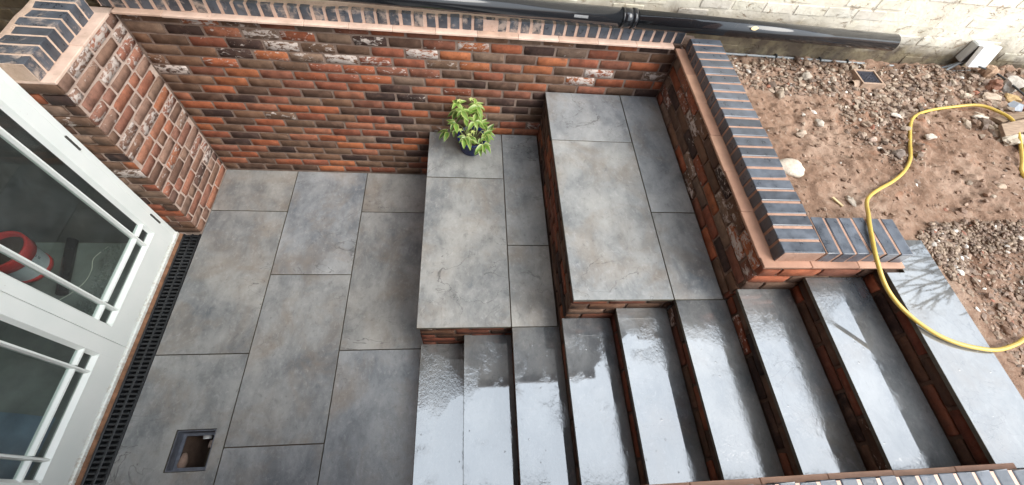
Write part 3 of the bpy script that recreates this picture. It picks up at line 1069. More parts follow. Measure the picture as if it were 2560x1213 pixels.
def leaf(y0, y1, first):
    """door leaf from y0 (nearer the wall, larger y) to y1"""
    lf = thing('door_leaf', None, None, (XD - .02, (y0 + y1) / 2, .04))
    lf.parent = doors
    lf.location = Vector(lf["_w"]) - Vector(doors["_w"])
    sw = .088 if first else .092
    g0, g1 = y0 - .090, y1 + .078         # glass edges
    if not first:
        g0, g1 = y0 - .095, y1 + .085
    zb, zt = .222, ZT - .10
    xa, xb = XD - .05, XD
    boxob('stile', xa, xb, g0, y0, .042, ZT - .004, WP, lf, .002)
    boxob('stile', xa, xb, y1, g1, .042, ZT - .004, WP, lf, .002)
    boxob('bottom_rail', xa + .0005, xb - .0005, g1 - .002, g0 + .002, .043, zb, WP, lf)
    boxob('top_rail', xa + .0005, xb - .0005, g1 - .002, g0 + .002, zt, ZT - .005, WP, lf)
    bw = .011
    xg0, xg1 = XD - .045, XD - .006
    def bar(name, ya, yb, za, zb_):
        b = bmesh.new()
        # chamfered glazing bar, narrower at the outer face
        hy = (yb - ya) / 2; hz = (zb_ - za) / 2
        vert = hz > hy
        w = min(hy, hz)
        prof = [(xg0, -w), (xg0 + .02, -w), (xg1, -w * .45), (xg1, w * .45), (xg0 + .02, w), (xg0, w)]
        ends = (-hz, hz) if vert else (-hy, hy)
        rings = []
        cxm = (xg0 + xg1) / 2
        for e in ends:
            rings.append([b.verts.new((x - cxm, t, e) if vert else (x - cxm, e, t)) for x, t in prof])
        for i in range(6):
            j = (i + 1) % 6
            b.faces.new([rings[0][i], rings[0][j], rings[1][j], rings[1][i]])
        b.faces.new(rings[0][::-1]); b.faces.new(rings[1])
        bmesh.ops.recalc_face_normals(b, faces=b.faces)
        ob(name, bm_mesh(name, b, WP), lf, (cxm, (ya + yb) / 2, (za + zb_) / 2))
    mg = .112
    for yy in (g0 - mg, g1 + mg):
        bar('glazing_bar', yy - bw, yy + bw, zb + .001, zt - .001)
    for zz in (zb + mg, zt - mg):
        for a_, b_ in ((g1, g1 + mg - bw), (g1 + mg + bw, g0 - mg - bw), (g0 - mg + bw, g0)):
            bar('glazing_bar', a_ + .0005, b_ - .0005, zz - bw, zz + bw)
    # glazing beads round the opening, sloping to the glass
    def bead(ya, yb, za, zb_, axis):
        b = bmesh.new()
        w = .016
        if axis == 'z':
            s = 1 if ya < yb else -1
            prof = [(XD - .002, 0), (XD - .030, 0), (XD - .030, w * s)]
            rings = [[b.verts.new((x, ya + t, z)) for x, t in prof] for z in (za, zb_)]
        else:
            s = 1 if za < zb_ else -1
            prof = [(XD - .002, 0), (XD - .030, 0), (XD - .030, w * s)]
            rings = [[b.verts.new((x, y, za + t)) for x, t in prof] for y in (ya, yb)]
        for i in range(3):
            j = (i + 1) % 3
            b.faces.new([rings[0][i], rings[0][j], rings[1][j], rings[1][i]])
        b.faces.new(rings[0]); b.faces.new(rings[1][::-1])
        bmesh.ops.recalc_face_normals(b, faces=b.faces)
        for v in b.verts: v.co -= Vector(lf["_w"])
        ob('glazing_bead', bm_mesh('glazing_bead', b, WP), lf, lf["_w"])
    bead(g1 - .0005, g1 + 1, zb, zt, 'z'); bead(g0 + .0005, g0 - 1, zb, zt, 'z')
    bead(g1 + .017, g0 - .017, zb - .0005, zb + 1, 'y'); bead(g1 + .017, g0 - .017, zt + .0005, zt - 1, 'y')
    # panes between the bars
    ysp = [g1, g1 + mg, g0 - mg, g0]; zsp = [zb, zb + mg, zt - mg, zt]
    for i in range(3):
        for j in range(3):
            boxob('pane', XD - .0338, XD - .0300, ysp[i] + .002, ysp[i + 1] - .002, zsp[j] + .002, zsp[j + 1] - .002, M['glass'], lf)
    for zz in (.22, .99, 1.78):
        yy = y0 + .001 if first else y1 - .001
        b = bmesh.new()
        box_bm(-.006, .004, -.006, .006, 0, .11, .001, b)
        for q in (.03, .075):
            box_bm(.004, .0055, -.005, .005, q, q + .008, 0, b)
        ob('hinge', bm_mesh('hinge', b, M['hinge']), lf, (XD + .003, yy, zz))
leaf(-.7205, YM + .0015, True)
leaf(YM - .0015, -2.486, False)

# ------------------------------------------------------------------ house behind the doors, with the room seen through the glass
house = thing('house', 'brick house wall holding the white glazed doors', 'house', (-2.2, -3.5, 0))
HB = M['house_brick']
boxob('wall', -.52, XD - .012, -7.0, YB_ - .003, -.1, 9.7, HB, house)
boxob('wall', -.52, XD - .012, YB_ - .003, -.69, ZT + .055, 9.7, HB, house)
boxob('wall', -2.82, -.25, -.735, -.69, -.1, 9.7, HB, house)
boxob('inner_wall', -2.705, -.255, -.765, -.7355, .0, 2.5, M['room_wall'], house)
# opening added in the far wall to bring daylight into the room
boxob('wall', -2.82, -2.71, -7.0, -.77, -.1, 1.25, HB, house)
boxob('wall', -2.82, -2.71, -7.0, -.77, 1.95, 9.7, HB, house)
boxob('wall', -2.82, -2.71, -2.0, -.77, 1.251, 1.949, HB, house)
boxob('wall', -2.82, -2.71, -7.0, -3.2, 1.251, 1.949, HB, house)
# unseen rear wing behind the viewpoint, put in to hold sky light off the pit
boxob('unseen_wing_wall', XD - .01, 2.35, -7.0, -3.06, -.1, 9.7, HB, house)
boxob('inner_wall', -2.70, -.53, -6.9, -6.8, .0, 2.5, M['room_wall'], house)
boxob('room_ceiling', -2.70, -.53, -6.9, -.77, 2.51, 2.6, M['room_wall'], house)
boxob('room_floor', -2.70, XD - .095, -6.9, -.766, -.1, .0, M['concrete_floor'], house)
boxob('roof', -3.0, .05, -7.3, -.60, 9.71, 9.85, M['roof_tile'], house)

# things on the room floor
bk = thing('bucket', 'red rimmed white mixing bucket on the room floor behind the glass', 'bucket', (-1.04, -.99, 0))
ob('body', bm_mesh('body', lathe_bm([(.0, .004), (.115, .004), (.118, .02), (.14, .26), (.142, .262), (.134, .262), (.112, .03), (0, .03)]), M['bucket_white']), bk, bk["_w"])
ob('rim', bm_mesh('rim', lathe_bm([(.1375, .185), (.1475, .188), (.1540, .275), (.147, .283), (.1355, .280), (.130, .225)]), M['bucket_red']), bk, bk["_w"])
ob('base_band', bm_mesh('base_band', lathe_bm([(.1165, .003), (.1225, .006), (.1245, .035), (.1195, .038)]), M['bucket_red']), bk, bk["_w"])
ob('contents', bm_mesh('contents', lathe_bm([(0, .238), (.130, .236), (.1295, .225)]), M['pot_soil']), bk, bk["_w"])
b = bmesh.new()
for (a, z, wv, hv) in [(-.35, .16, .10, .010), (-.35, .135, .10, .007), (-.35, .115, .10, .007), (-.35, .095, .08, .007), (-.02, .165, .035, .022), (.05, .165, .03, .022), (-.02, .13, .035, .022), (.05, .13, .03, .022)]:
    n = 4
    r = .1195 + (z / .26) * .0225 + .0015
    r2 = .1195 + ((z + hv) / .26) * .0225 + .0015
    prev = None
    for i in range(n + 1):
        an = a + wv * 5 * (i / n - .5) * .6 * .4 + .1
        cur = (b.verts.new((math.cos(an) * r, math.sin(an) * r, z)), b.verts.new((math.cos(an) * r2, math.sin(an) * r2, z + hv)))
        if prev: b.faces.new([prev[0], cur[0], cur[1], prev[1]])
        prev = cur
ob('label_print', bm_mesh('label_print', b, M['print_grey']), bk, bk["_w"])

tb = ob('offcut_pipe', bm_mesh('offcut_pipe', tube_bm([(-.86, -.70 - .05, .04), (-.735, -1.205, .04)], .034, 14, cap=False), M['black_plastic']))
tag(tb, 'short black pipe offcut lying on the room floor', 'pipe')
rb = bmesh.new()
rr = random.Random(3)
for k in range(260):
    t = rr.random()
    x = -.575 + .05 * t + rr.gauss(0, .028); y = -.79 - .62 * t
    r = rr.uniform(.006, .017)
    m4 = Matrix.Translation((x, y, r * .5)) @ Matrix.Rotation(rr.uniform(0, 6.3), 4, 'Z') @ Matrix.Diagonal((r * rr.uniform(.8, 1.5), r, r * .7, 1))
    bmesh.ops.create_icosphere(rb, subdivisions=1, radius=1, matrix=m4)
rbo = ob('rubble', bm_mesh('rubble', rb, M['concrete_floor']))
tag(rbo, 'line of small rubble on the room floor behind the glass', 'rubble', kind='stuff')
sg = ob('string', bm_mesh('string', tube_bm(smooth_path([(-.62, -.80, .004), (-.68, -.90, .004), (-.655, -1.0, .004), (-.66, -1.1, .004), (-.72, -1.2, .004), (-.80, -1.27, .004)], 6), .003, 6), M['string']))
tag(sg, 'thin pale string trailing across the room floor', 'string')
sh = bmesh.new()
nsx, nsy = 26, 26
grid = [[sh.verts.new((-.42 - 1.5 * i / nsx, -1.82 - 1.5 * j / nsy - .35 * (1 - i / nsx) * (1 - j / nsy) * .6, .012 + max(0, mnoise.fractal(Vector((i * .22, j * .17, 2)), 1, 2, 3)) * .05)) for j in range(nsy + 1)] for i in range(nsx + 1)]
for i in range(nsx):
    for j in range(nsy):
        f = sh.faces.new([grid[i][j], grid[i][j + 1], grid[i + 1][j + 1], grid[i + 1][j]]); f.smooth = True
sho = ob('dust_sheet', bm_mesh('dust_sheet', sh, M['blue_sheet']))
tag(sho, 'blue grey dust sheet spread on the room floor behind second door', 'sheet')

# ------------------------------------------------------------------ neighbouring house with painted brick wall
nb_ = thing('neighbouring_house', 'tall neighbouring house with flaking cream painted brick wall', 'house', (2.0, 4.0, 0))
YP = .120
def painted_core(x0, x1, z0, z1, y1=6.0):
    return boxob('wall', x0, x1, YP + .0016, y1, z0, z1, M['painted'], nb_, color=(.93, .91, .88, 1))
painted_core(-6, 5.4, -.2, 2.75)
painted_core(5.402, 8.3, -.2, 2.75, 4.5)
boxob('upper_wall', -6, 5.4, YP + .004, 6.0, 2.751, 9.35, M['dark_render'], nb_)
boxob('upper_wall', 5.402, 8.3, YP + .004, 4.5, 2.751, 6.45, M['dark_render'], nb_)
boxob('eave', -6.2, 5.55, -.02, 6.2, 9.36, 9.50, M['roof_tile'], nb_)
boxob('eave', 5.56, 8.4, -.02, 4.7, 6.46, 6.58, M['roof_tile'], nb_)
boxob('chimney', 5.0, 5.38, .3, 1.0, 9.51, 10.6, M['house_brick'], nb_)
def col_paint(rnd, x, y, z):
    j = rnd.uniform(.80, 1.08)
    return (j, j * rnd.uniform(.97, 1.0), j * rnd.uniform(.93, 1.0), 1)
brick_face(nb_, (1.80, YP, 0), 0, 5.05, 1.235, 9, pitch=.078, seed=81, kind='paint', colour=col_paint, jit=.0045,
           skip=lambda X, Y, z, w: (X < 3.9 and z < 1.52) or (X < 5.3 and z > 1.80) or (X > 5.6 and z > 1.9 and False) or (X < 3.0 and z > 1.66))
brick_face(nb_, (-1.35, YP, 0), 0, 1.25, .845, 8, pitch=.078, seed=83, kind='paint', colour=lambda r, x, y, z: (.75, .68, .55, 1), jit=.006)
boxob('alley_ground', -6, -.315, -.68, YP + .004, .3, .60, M['soil'], nb_)

# ------------------------------------------------------------------ black drain pipe along the wall
pipe = thing('drain_pipe', 'long black plastic drain pipe running along wall above the coping', 'pipe', (2.5, -.01, 1.5))
def px(x): return (x, -.012, 1.664 - .0222 * (x + .0) if x < 3.13 else 1.5945 - .0206 * (x - 3.13))
def ptube(name, x0, x1, r, mat='black_plastic', dz=0.0, cap=True):
    a, b = Vector(px(x0)), Vector(px(x1))
    m = bm_mesh(name, tube_bm([a - Vector(pipe["_w"]), b - Vector(pipe["_w"])], r, 36, cap=cap), M[mat])
    return ob(name, m, pipe, pipe["_w"])
ptube('pipe_length', -.6, 3.10, .055)
ptube('pipe_length', 3.12, 5.04, .055)
ptube('socket', 3.055, 3.135, .0582)
ptube('socket_lip', 3.125, 3.150, .0615)
ptube('socket_lip', 3.055, 3.066, .0600)
# printed sticker on the pipe
b = bmesh.new(); prev = None
for i in range(7):
    an = R(-72 + i * 2.6)
    c0, c1 = Vector(px(2.74)), Vector(px(2.83))
    d = Vector((0, -math.cos(an + R(20)), math.sin(an + R(75)))).normalized() * .0556
    cur = (b.verts.new(c0 + d - Vector(pipe["_w"])), b.verts.new(c1 + d - Vector(pipe["_w"])))
    if prev: b.faces.new([prev[0], prev[1], cur[1], cur[0]])
    prev = cur
ob('sticker', bm_mesh('sticker', b, M['sticker']), pipe, pipe["_w"])
# dry leaf lying on the pipe
def flat_leaf(name, L, Wd, curl, mat):
    vs, fs = [], []
    n = 6
    for i in range(n + 1):
        t = i / n
        w = Wd * math.sin(math.pi * min(max(t, .02), .98)) ** .8
        z = curl * (t - .5) ** 2 * 4
        vs += [(L * (t - .5), -w / 2, z + abs(w) * .15), (L * (t - .5), 0, z), (L * (t - .5), w / 2, z + abs(w) * .15)]
    for i in range(n):
        for k in (0, 1):
            a = i * 3 + k
            fs.append([a, a + 3, a + 4, a + 1])
    m = me(name, vs, fs, mat, True)
    return m
lfm = flat_leaf('fallen_leaf', .062, .026, .004, M['straw'])
o = ob('fallen_leaf', lfm, None, (3.945, -.058, 1.612), (R(52), 0, R(12)))
sol = o.modifiers.new('thickness', 'SOLIDIFY'); sol.thickness = .001
tag(o, 'small pale dry leaf stuck on the black pipe', 'leaf')

# ------------------------------------------------------------------ conduit along the foot of the wall and outdoor socket
cab = thing('wall_cable', 'grey cable clipped along foot of the cream painted wall', 'cable', (4.8, .1, 1.31))
path = smooth_path([(3.80, .098, 1.322), (4.2, .1, 1.319), (4.6, .1, 1.316), (5.0, .1, 1.311), (5.5, .1, 1.303), (5.66, .095, 1.303), (5.76, .085, 1.33), (5.86, .08, 1.40)], 6)
ob('cable', bm_mesh('cable', tube_bm([p - Vector(cab["_w"]) for p in path], .0085, 8), M['grey_plastic']), cab, cab["_w"])
for x in (4.36, 4.72, 4.95, 5.25, 5.55):
    boxob('clip', x - .006, x + .006, .088, .118, 1.300 + (5 - x) * .012, 1.328 + (5 - x) * .012, M['dark_cable'], cab, .002)
cab2 = ob('ground_cable', bm_mesh('ground_cable', tube_bm(smooth_path([(5.84, .06, 1.42), (5.78, .055, 1.36), (5.745, .045, 1.326), (5.80, .05, 1.322), (5.96, .06, 1.328), (6.17, .06, 1.330), (6.5, .07, 1.33)], 6), .009, 8), M['grey_plastic']))
tag(cab2, 'grey cable leaving the socket box and lying along the wall foot', 'cable')
cab3 = ob('black_cable', bm_mesh('black_cable', tube_bm(smooth_path([(5.83, -.012, 1.445), (5.90, -.02, 1.42), (6.03, -.04, 1.40), (6.075, -.16, 1.40), (6.10, -.33, 1.40), (6.20, -.6, 1.37)], 6), .0065, 8), M['dark_cable']))
tag(cab3, 'black cable hanging from the open socket lid over the rubble', 'cable')

sb = thing('socket_box', 'white weatherproof outdoor socket box with lid ajar on painted wall', 'socket box', (5.86, .1, 1.40))
def lbox(name, x0, x1, y0, y1, z0, z1, mat, bevel=.006):
    return boxob(name, x0, x1, y0, y1, z0, z1, M[mat], sb, bevel)
lbox('back_box', 5.79, 5.945, .052, .118, 1.40, 1.545, 'box_grey', .008)
lbox('seal', 5.797, 5.938, .044, .0515, 1.407, 1.538, 'dark_cable', .003)
lid = bm_mesh('lid', box_bm(-.08, .08, -.036, 0, -.150, 0, .009, seg=2), M['box_white'])
ob('lid', lid, sb, (5.868, .046, 1.552), (R(-14), 0, R(3)))
lid2 = bm_mesh('lid_window', box_bm(-.060, .060, -.0055, 0, -.125, -.03, .003), M['box_white'])
ob('lid_window', lid2, sb, (5.868, .010, 1.548), (R(-14), 0, R(3)))
ob('cable_gland', bm_mesh('cable_gland', tube_bm([(0, 0, 0), (0, 0, -.03)], .014, 10), M['dark_cable']), sb, (5.85, .07, 1.40))

# ------------------------------------------------------------------ yard gully
gl = thing('yard_gully', 'square clay gully with dark slotted grid half buried in gravel', 'gully', (4.996, -.105, 1.30))
gx0, gx1, gy0, gy1, gzt = 4.903, 5.075, -.190, -.030, 1.350
b = bmesh.new()
t = .012
box_bm(gx0, gx1, gy1 - t, gy1, gzt - .06, gzt, .002, b); box_bm(gx0, gx1, gy0, gy0 + t, gzt - .06, gzt, .002, b)
box_bm(gx0, gx0 + t, gy0 + t, gy1 - t, gzt - .06, gzt - .0005, 0, b); box_bm(gx1 - t, gx1, gy0 + t, gy1 - t, gzt - .06, gzt - .0005, 0, b)
for v in b.verts: v.co -= Vector(gl["_w"])
ob('clay_surround', bm_mesh('clay_surround', b, M['clay']), gl, gl["_w"])
boxob('grid_plate', gx0 + t + .001, gx1 - t - .001, gy0 + t + .001, gy1 - t - .001, gzt - .03, gzt - .018, M['channel'], gl)
b = bmesh.new()
ax0, ax1, ay0, ay1 = gx0 + t + .001, gx1 - t - .001, gy0 + t + .001, gy1 - t - .001
box_bm(ax0, ax1, ay1 - .012, ay1, gzt - .0175, gzt - .008, 0, b); box_bm(ax0, ax1, ay0, ay0 + .012, gzt - .0175, gzt - .008, 0, b)
box_bm(ax0, ax0 + .012, ay0 + .012, ay1 - .012, gzt - .0175, gzt - .0085, 0, b); box_bm(ax1 - .012, ax1, ay0 + .012, ay1 - .012, gzt - .0175, gzt - .0085, 0, b)
for v in b.verts: v.co -= Vector(gl["_w"])
ob('grid_frame', bm_mesh('grid_frame', b, M['iron']), gl, gl["_w"])
for k in range(8):
    y = ay0 + .019 + k * (ay1 - ay0 - .038) / 7
    boxob('grid_bar', ax0 + .0125, ax1 - .0125, y - .003, y + .003, gzt - .0175, gzt - .0095, M['iron'], gl)
b = bmesh.new()
for sgn in (-1, 1):
    r = bmesh.ops.create_cube(b, size=1)
    for v in r['verts']:
        v.co = Matrix.Rotation(sgn * R(42), 3, 'Z') @ Vector((v.co.x * .15, v.co.y * .005, v.co.z * .008 + (.0006 if sgn > 0 else 0)))
ob('grid_cross', bm_mesh('grid_cross', b, M['iron']), gl, ((ax0 + ax1) / 2, (ay0 + ay1) / 2, gzt - .0125))
ob('inlet_pipe', bm_mesh('inlet_pipe', tube_bm([(0, 0, 0), (.06, .0, .0)], .032, 16, cap=False), M['clay']), gl, (4.845, -.165, 1.308), (0, 0, R(12)))

# ------------------------------------------------------------------ garden hose
hose_pts = [(4.672, -2.082, 1.414), (4.85, -2.12, 1.41), (5.25, -2.15, 1.405), (5.6, -1.95, 1.405), (5.68, -1.55, 1.405), (5.52, -1.22, 1.403), (5.478, -1.066, 1.402), (5.59, -.924, 1.395), (5.70, -.74, 1.405), (5.729, -.603, 1.425), (5.704, -.498, 1.412), (5.63, -.421, 1.392), (5.481, -.412, 1.362), (5.253, -.463, 1.362), (5.097, -.53, 1.366), (4.992, -.628, 1.374), (4.863, -.811, 1.388), (4.763, -.959, 1.400), (4.656, -1.063, 1.405), (4.531, -1.146, 1.408), (4.396, -1.214, 1.415), (4.297, -1.272, 1.424), (4.237, -1.33, 1.435), (4.121, -1.455, 1.500), (4.061, -1.528, 1.528), (4.035, -1.599, 1.528), (4.003, -1.688, 1.528), (3.9975, -1.747, 1.517), (4.019, -1.813, 1.483), (4.048, -1.873, 1.457), (4.092, -1.939, 1.437), (4.145, -2.003, 1.428), (4.209, -2.064, 1.427), (4.294, -2.107, 1.427), (4.40, -2.132, 1.427), (4.484, -2.135, 1.425), (4.601, -2.109, 1.418), (4.672, -2.082, 1.414)]
hm = bm_mesh('garden_hose', tube_bm(smooth_path(hose_pts, 6), .0096, 12, uv=True), M['hose'], True)
hose = ob('garden_hose', hm)
tag(hose, 'yellow garden hose looping over soil, coping and top landing', 'hose')

# ------------------------------------------------------------------ gravel and clods
def in_poly(x, y, P):
    c = False; n = len(P)
    for i in range(n):
        x1, y1 = P[i]; x2, y2 = P[(i + 1) % n]
        if (y1 > y) != (y2 > y) and x < (x2 - x1) * (y - y1) / (y2 - y1) + x1:
            c = not c
    return c
GA = [(3.80, .09), (4.522, .09), (5.192, .09), (6.2, .09), (6.2, -.25), (5.733, -.35), (5.185, -.493), (5.0, -.62), (4.86, -.95), (4.60, -1.02), (4.52, -.70), (4.553, -.36), (4.209, -.35), (4.0, -.30), (3.82, -.2)]
GB = [(4.463, -1.52), (4.60, -1.43), (4.804, -1.41), (5.6, -1.43), (5.6, -1.62), (4.75, -1.62), (4.52, -1.78)]
GC = [(4.52, -1.62), (5.4, -1.60), (5.4, -2.3), (4.56, -2.3)]
rg = random.Random(17)
ico = bmesh.new(); bmesh.ops.create_icosphere(ico, subdivisions=1, radius=1)
IV = [v.co.copy() for v in ico.verts]; IF = [[v.index for v in f.verts] for f in ico.faces]; ico.free()
gverts, gfaces, gcols = [], [], []
HP = [(q.x, q.y) for q in smooth_path(hose_pts, 6)]
def add_stone(x, y, r, col, sink=.25, flat=.62):
    if r > .009 and any((x - a) ** 2 + (y - b) ** 2 < (r + .014) ** 2 for a, b in HP):
        return
    z = ground_z(x, y)
    base = len(gverts)
    rot = Matrix.Rotation(rg.uniform(0, 6.28), 3, 'Z') @ Matrix.Rotation(rg.gauss(0, .4), 3, 'X')
    sx, sy, sz = r * rg.uniform(.8, 1.45), r * rg.uniform(.65, 1.0), r * flat * rg.uniform(.7, 1.2)
    for v in IV:
        k = rg.uniform(.66, 1.2)
        q = rot @ Vector((v.x * sx * k, v.y * sy * k, v.z * sz * k))
        gverts.append((x + q.x, y + q.y, z + q.z + sz * (1 - 2 * sink)))
    for f in IF:
        gfaces.append([base + i for i in f])
    gcols.extend([col] * len(IV))
def gcol(kind):
    if kind == 'A':
        c = rg.choice([(.29, .215, .155), (.20, .14, .10), (.36, .28, .21), (.14, .095, .068), (.25, .18, .135), (.42, .34, .26), (.22, .145, .10)])
    elif kind == 'B':
        c = rg.choice([(.21, .145, .10), (.27, .195, .135), (.16, .11, .078), (.32, .24, .17), (.24, .165, .12)])
    else:
        c = rg.choice([(.26, .16, .105), (.31, .205, .145), (.20, .12, .078), (.35, .25, .185)])
    if rg.random() < .02: c = (.62, .58, .52)
    if rg.random() < .012: c = (.30, .12, .07)
    j = rg.uniform(.8, 1.15)
    return (c[0] * j, c[1] * j, c[2] * j, 1)
n = 0
while n < 2300:
    x, y = rg.uniform(3.8, 6.2), rg.uniform(-1.05, .09)
    if in_poly(x, y, GA) and not (4.87 < x < 5.085 and -.20 < y < -.02) and mnoise.noise(Vector((x * 3, y * 3, 0))) > -.35 + rg.uniform(-.3, .2):
        add_stone(x, y, min(rg.lognormvariate(math.log(.0115), .42), .034), gcol('A')); n += 1
n = 0
while n < 1900:
    x, y = rg.uniform(4.46, 5.6), rg.uniform(-1.8, -1.40)
    if in_poly(x, y, GB):
        add_stone(x, y, min(rg.lognormvariate(math.log(.0100), .28), .020), gcol('B'), .2, .75); n += 1
n = 0
while n < 1500:
    x, y = rg.uniform(4.5, 5.4), rg.uniform(-2.35, -1.58)
    if in_poly(x, y, GC):
        add_stone(x, y, min(rg.lognormvariate(math.log(.010), .4), .026), gcol('B' if rg.random() < .6 else 'C'), .48, .5); n += 1
n = 0
while n < 2500:
    x, y = rg.uniform(3.80, 6.6), rg.uniform(-2.4, .05)
    if x < 4.48 and y < -1.46: continue
    if y > -1.46 or x > 4.52:
        if mnoise.noise(Vector((x * 2.3, y * 2.3, 5))) > -.25 + rg.uniform(-.4, .2):
            add_stone(x, y, min(rg.lognormvariate(math.log(.0052), .55), .024), gcol('C'), .35, .7); n += 1
n = 0
while n < 380:
    x, y = rg.uniform(3.82, 6.6), rg.uniform(-1.4, .05)
    if mnoise.noise(Vector((x * 1.9, y * 1.9, 9))) > -.05 + rg.uniform(-.3, .3):
        add_stone(x, y, min(rg.lognormvariate(math.log(.013), .38), .034), gcol('C' if rg.random() < .7 else 'A'), .42, .6); n += 1
n = 0
while n < 150:
    x, y = rg.uniform(5.2, 6.7), rg.uniform(-.75, .05)
    if rg.random() < sstep(5.1, 5.9, x):
        add_stone(x, y, rg.uniform(.016, .042), gcol('A'), .35, .6); n += 1
gm = me('gravel', gverts, gfaces, M['gravel'])
ca = gm.color_attributes.new("tint", 'FLOAT_COLOR', 'POINT')
for i, c in enumerate(gcols):
    ca.data[i].color = c
gravel = ob('gravel', gm)
tag(gravel, 'loose gravel, pebbles and clods scattered over the soil', 'gravel', kind='stuff')

# ------------------------------------------------------------------ single stones and rubble
def stone(name, label, x, y, sx, sy, sz, col, seed, yaw=0, rough=.22, boxy=0.0, cat='stone', group=None, tilt=0, lift=0.0):
    m = stone_mesh(name, sx, sy, sz, seed, M['rock'], 3, rough, 0, boxy)
    o = ob(name, m, None, (x, y, ground_z(x, y) + sz * .22 + lift), (R(tilt), 0, R(yaw)), (1, 1, 1), (*col, 1))
    tag(o, label, cat, group)
    return o
stone('boulder', 'large flat pale cream stone against the blue brick coping', 3.938, -1.055, .175, .125, .06, (.56, .49, .40), 4, -8, .16)
stone('stone', 'rounded grey stone in gravel left of the gully', 4.478, -.145, .085, .065, .05, (.36, .31, .25), 5, 30)
stone('stone', 'rounded brown stone nearest the top of the coping', 4.178, -.372, .075, .055, .05, (.30, .24, .18), 6, 70)
stone('stone', 'smooth oval grey stone on soil midway between coping and gully', 4.342, -.632, .062, .052, .042, (.40, .35, .29), 7, 120)
stone('stone', 'small white chip stone behind the oval grey stone', 4.362, -.516, .045, .022, .02, (.66, .62, .56), 8, -40)
stone('clod', 'crumbly pale clod in the soil above the cream boulder', 4.145, -.757, .065, .05, .04, (.38, .30, .23), 9, 20, .4, cat='clod')
stone('stone', 'flat white stone in gravel left of the hose bend', 4.927, -.55, .085, .038, .025, (.60, .54, .46), 10, -18)
stone('stone', 'pinkish pale stone at lower edge of the gravel patch', 4.655, -.762, .065, .035, .035, (.48, .36, .29), 11, 25)
stone('stone', 'whitish lump on soil just right of the hose', 5.04, -.755, .075, .04, .035, (.52, .46, .39), 12, 10, .35)
stone('stone', 'dark grey stone touching left side of the hose', 4.715, -.915, .08, .06, .05, (.19, .15, .125), 13, 40)
stone('stone', 'small off white stone above the dark grey stone by hose', 4.775, -.872, .04, .028, .028, (.58, .54, .48), 14, 0)
stone('stone', 'flat tan stone alone on bare soil near right edge', 5.265, -1.155, .075, .04, .028, (.40, .30, .22), 15, 5)
stone('stone', 'pale flat stone inside the top of the hose loop', 5.585, -.535, .12, .045, .03, (.50, .44, .36), 16, -6, .35)
stone('rubble_block', 'grey concrete lump with flat face in the rubble heap', 6.13, -.15, .19, .14, .13, (.34, .31, .27), 17, 20, .18, .75, 'rubble', 'rubble heap', 10)
stone('rubble_block', 'broken terracotta brown lump in the rubble heap', 5.95, -.175, .11, .09, .09, (.22, .10, .06), 18, 50, .3, .3, 'rubble', 'rubble heap')
stone('rubble_block', 'upright tan brick fragment against the painted wall', 6.005, -.025, .12, .09, .12, (.38, .25, .16), 19, 12, .25, .6, 'rubble', 'rubble heap')
stone('rubble_block', 'flat beige slab of rubble in front of the concrete lump', 5.88, -.29, .17, .09, .06, (.42, .33, .25), 20, -10, .25, .5, 'rubble', 'rubble heap')
stone('rubble_block', 'small cream stone at left edge of the rubble heap', 5.69, -.27, .09, .05, .05, (.48, .40, .31), 21, 8, .25, .4, 'rubble', 'rubble heap')
stone('rubble_block', 'ochre yellow stone in front of the concrete lump', 6.03, -.30, .12, .07, .06, (.40, .27, .12), 22, -20, .25, .4, 'rubble', 'rubble heap')
stone('rubble_block', 'mossy grey block at far right of the rubble heap', 6.30, -.17, .14, .11, .12, (.28, .26, .17), 23, 40, .25, .6, 'rubble', 'rubble heap')
stone('rubble_block', 'dark red brick piece by the grey plastic scrap', 6.10, -.41, .16, .10, .07, (.22, .10, .07), 24, 8, .15, .8, 'rubble', 'rubble heap')
stone('rubble_block', 'long pale mortar lump beneath the timber board', 5.68, -.745, .22, .09, .07, (.42, .36, .28), 25, 8, .35, .4, 'rubble', 'rubble heap')
stone('rubble_block', 'rounded beige mortar lump below the timber board', 5.72, -.83, .13, .08, .06, (.40, .31, .23), 26, 5, .3, .3, 'rubble', 'rubble heap')
stone('rubble_block', 'small brown stone behind the beige rubble slab', 5.80, -.17, .09, .06, .06, (.26, .19, .14), 27, 75, .3, .3, 'rubble', 'rubble heap')

def board(label, a, b, w, t, rx):
    a, b = Vector(a), Vector(b)
    L = (b - a).length
    m = bm_mesh('timber_board', box_bm(0, L, -w / 2, w / 2, 0, t, .002), M['timber'])
    o = ob('timber_board', m, None, a, (R(rx), -math.asin((b.z - a.z) / L), math.atan2(b.y - a.y, b.x - a.x)))
    tag(o, label, 'timber board', 'timber boards')
board('cut timber board propped over the mortar lumps inside the hose', (5.575, -.695, 1.41), (6.35, -.50, 1.43), .085, .022, 24)
board('darker timber board lying behind the propped board', (5.66, -.58, 1.385), (6.4, -.40, 1.40), .06, .022, -14)
b = bmesh.new()
pv = [b.verts.new(p) for p in ((-.06, -.03, .01), (.03, -.045, 0), (.07, .0, .02), (.0, .04, .03), (-.05, .03, .015), (0, 0, .035))]
for i in range(5):
    b.faces.new([pv[i], pv[(i + 1) % 5], pv[5]])
o = ob('plastic_scrap', bm_mesh('plastic_scrap', b, M['sheet_grey']), None, (5.945, -.41, ground_z(5.945, -.41) + .03), (0, 0, R(10)))
o.modifiers.new('thickness', 'SOLIDIFY').thickness = .003
tag(o, 'folded blue grey plastic scrap at edge of the rubble', 'scrap')
o = ob('dead_leaf', flat_leaf('dead_leaf', .065, .04, .02, M['dead_leaf']), None, (5.058, -1.042, ground_z(5.058, -1.042) + .012), (0, .2, R(20)))
o.modifiers.new('thickness', 'SOLIDIFY').thickness = .001
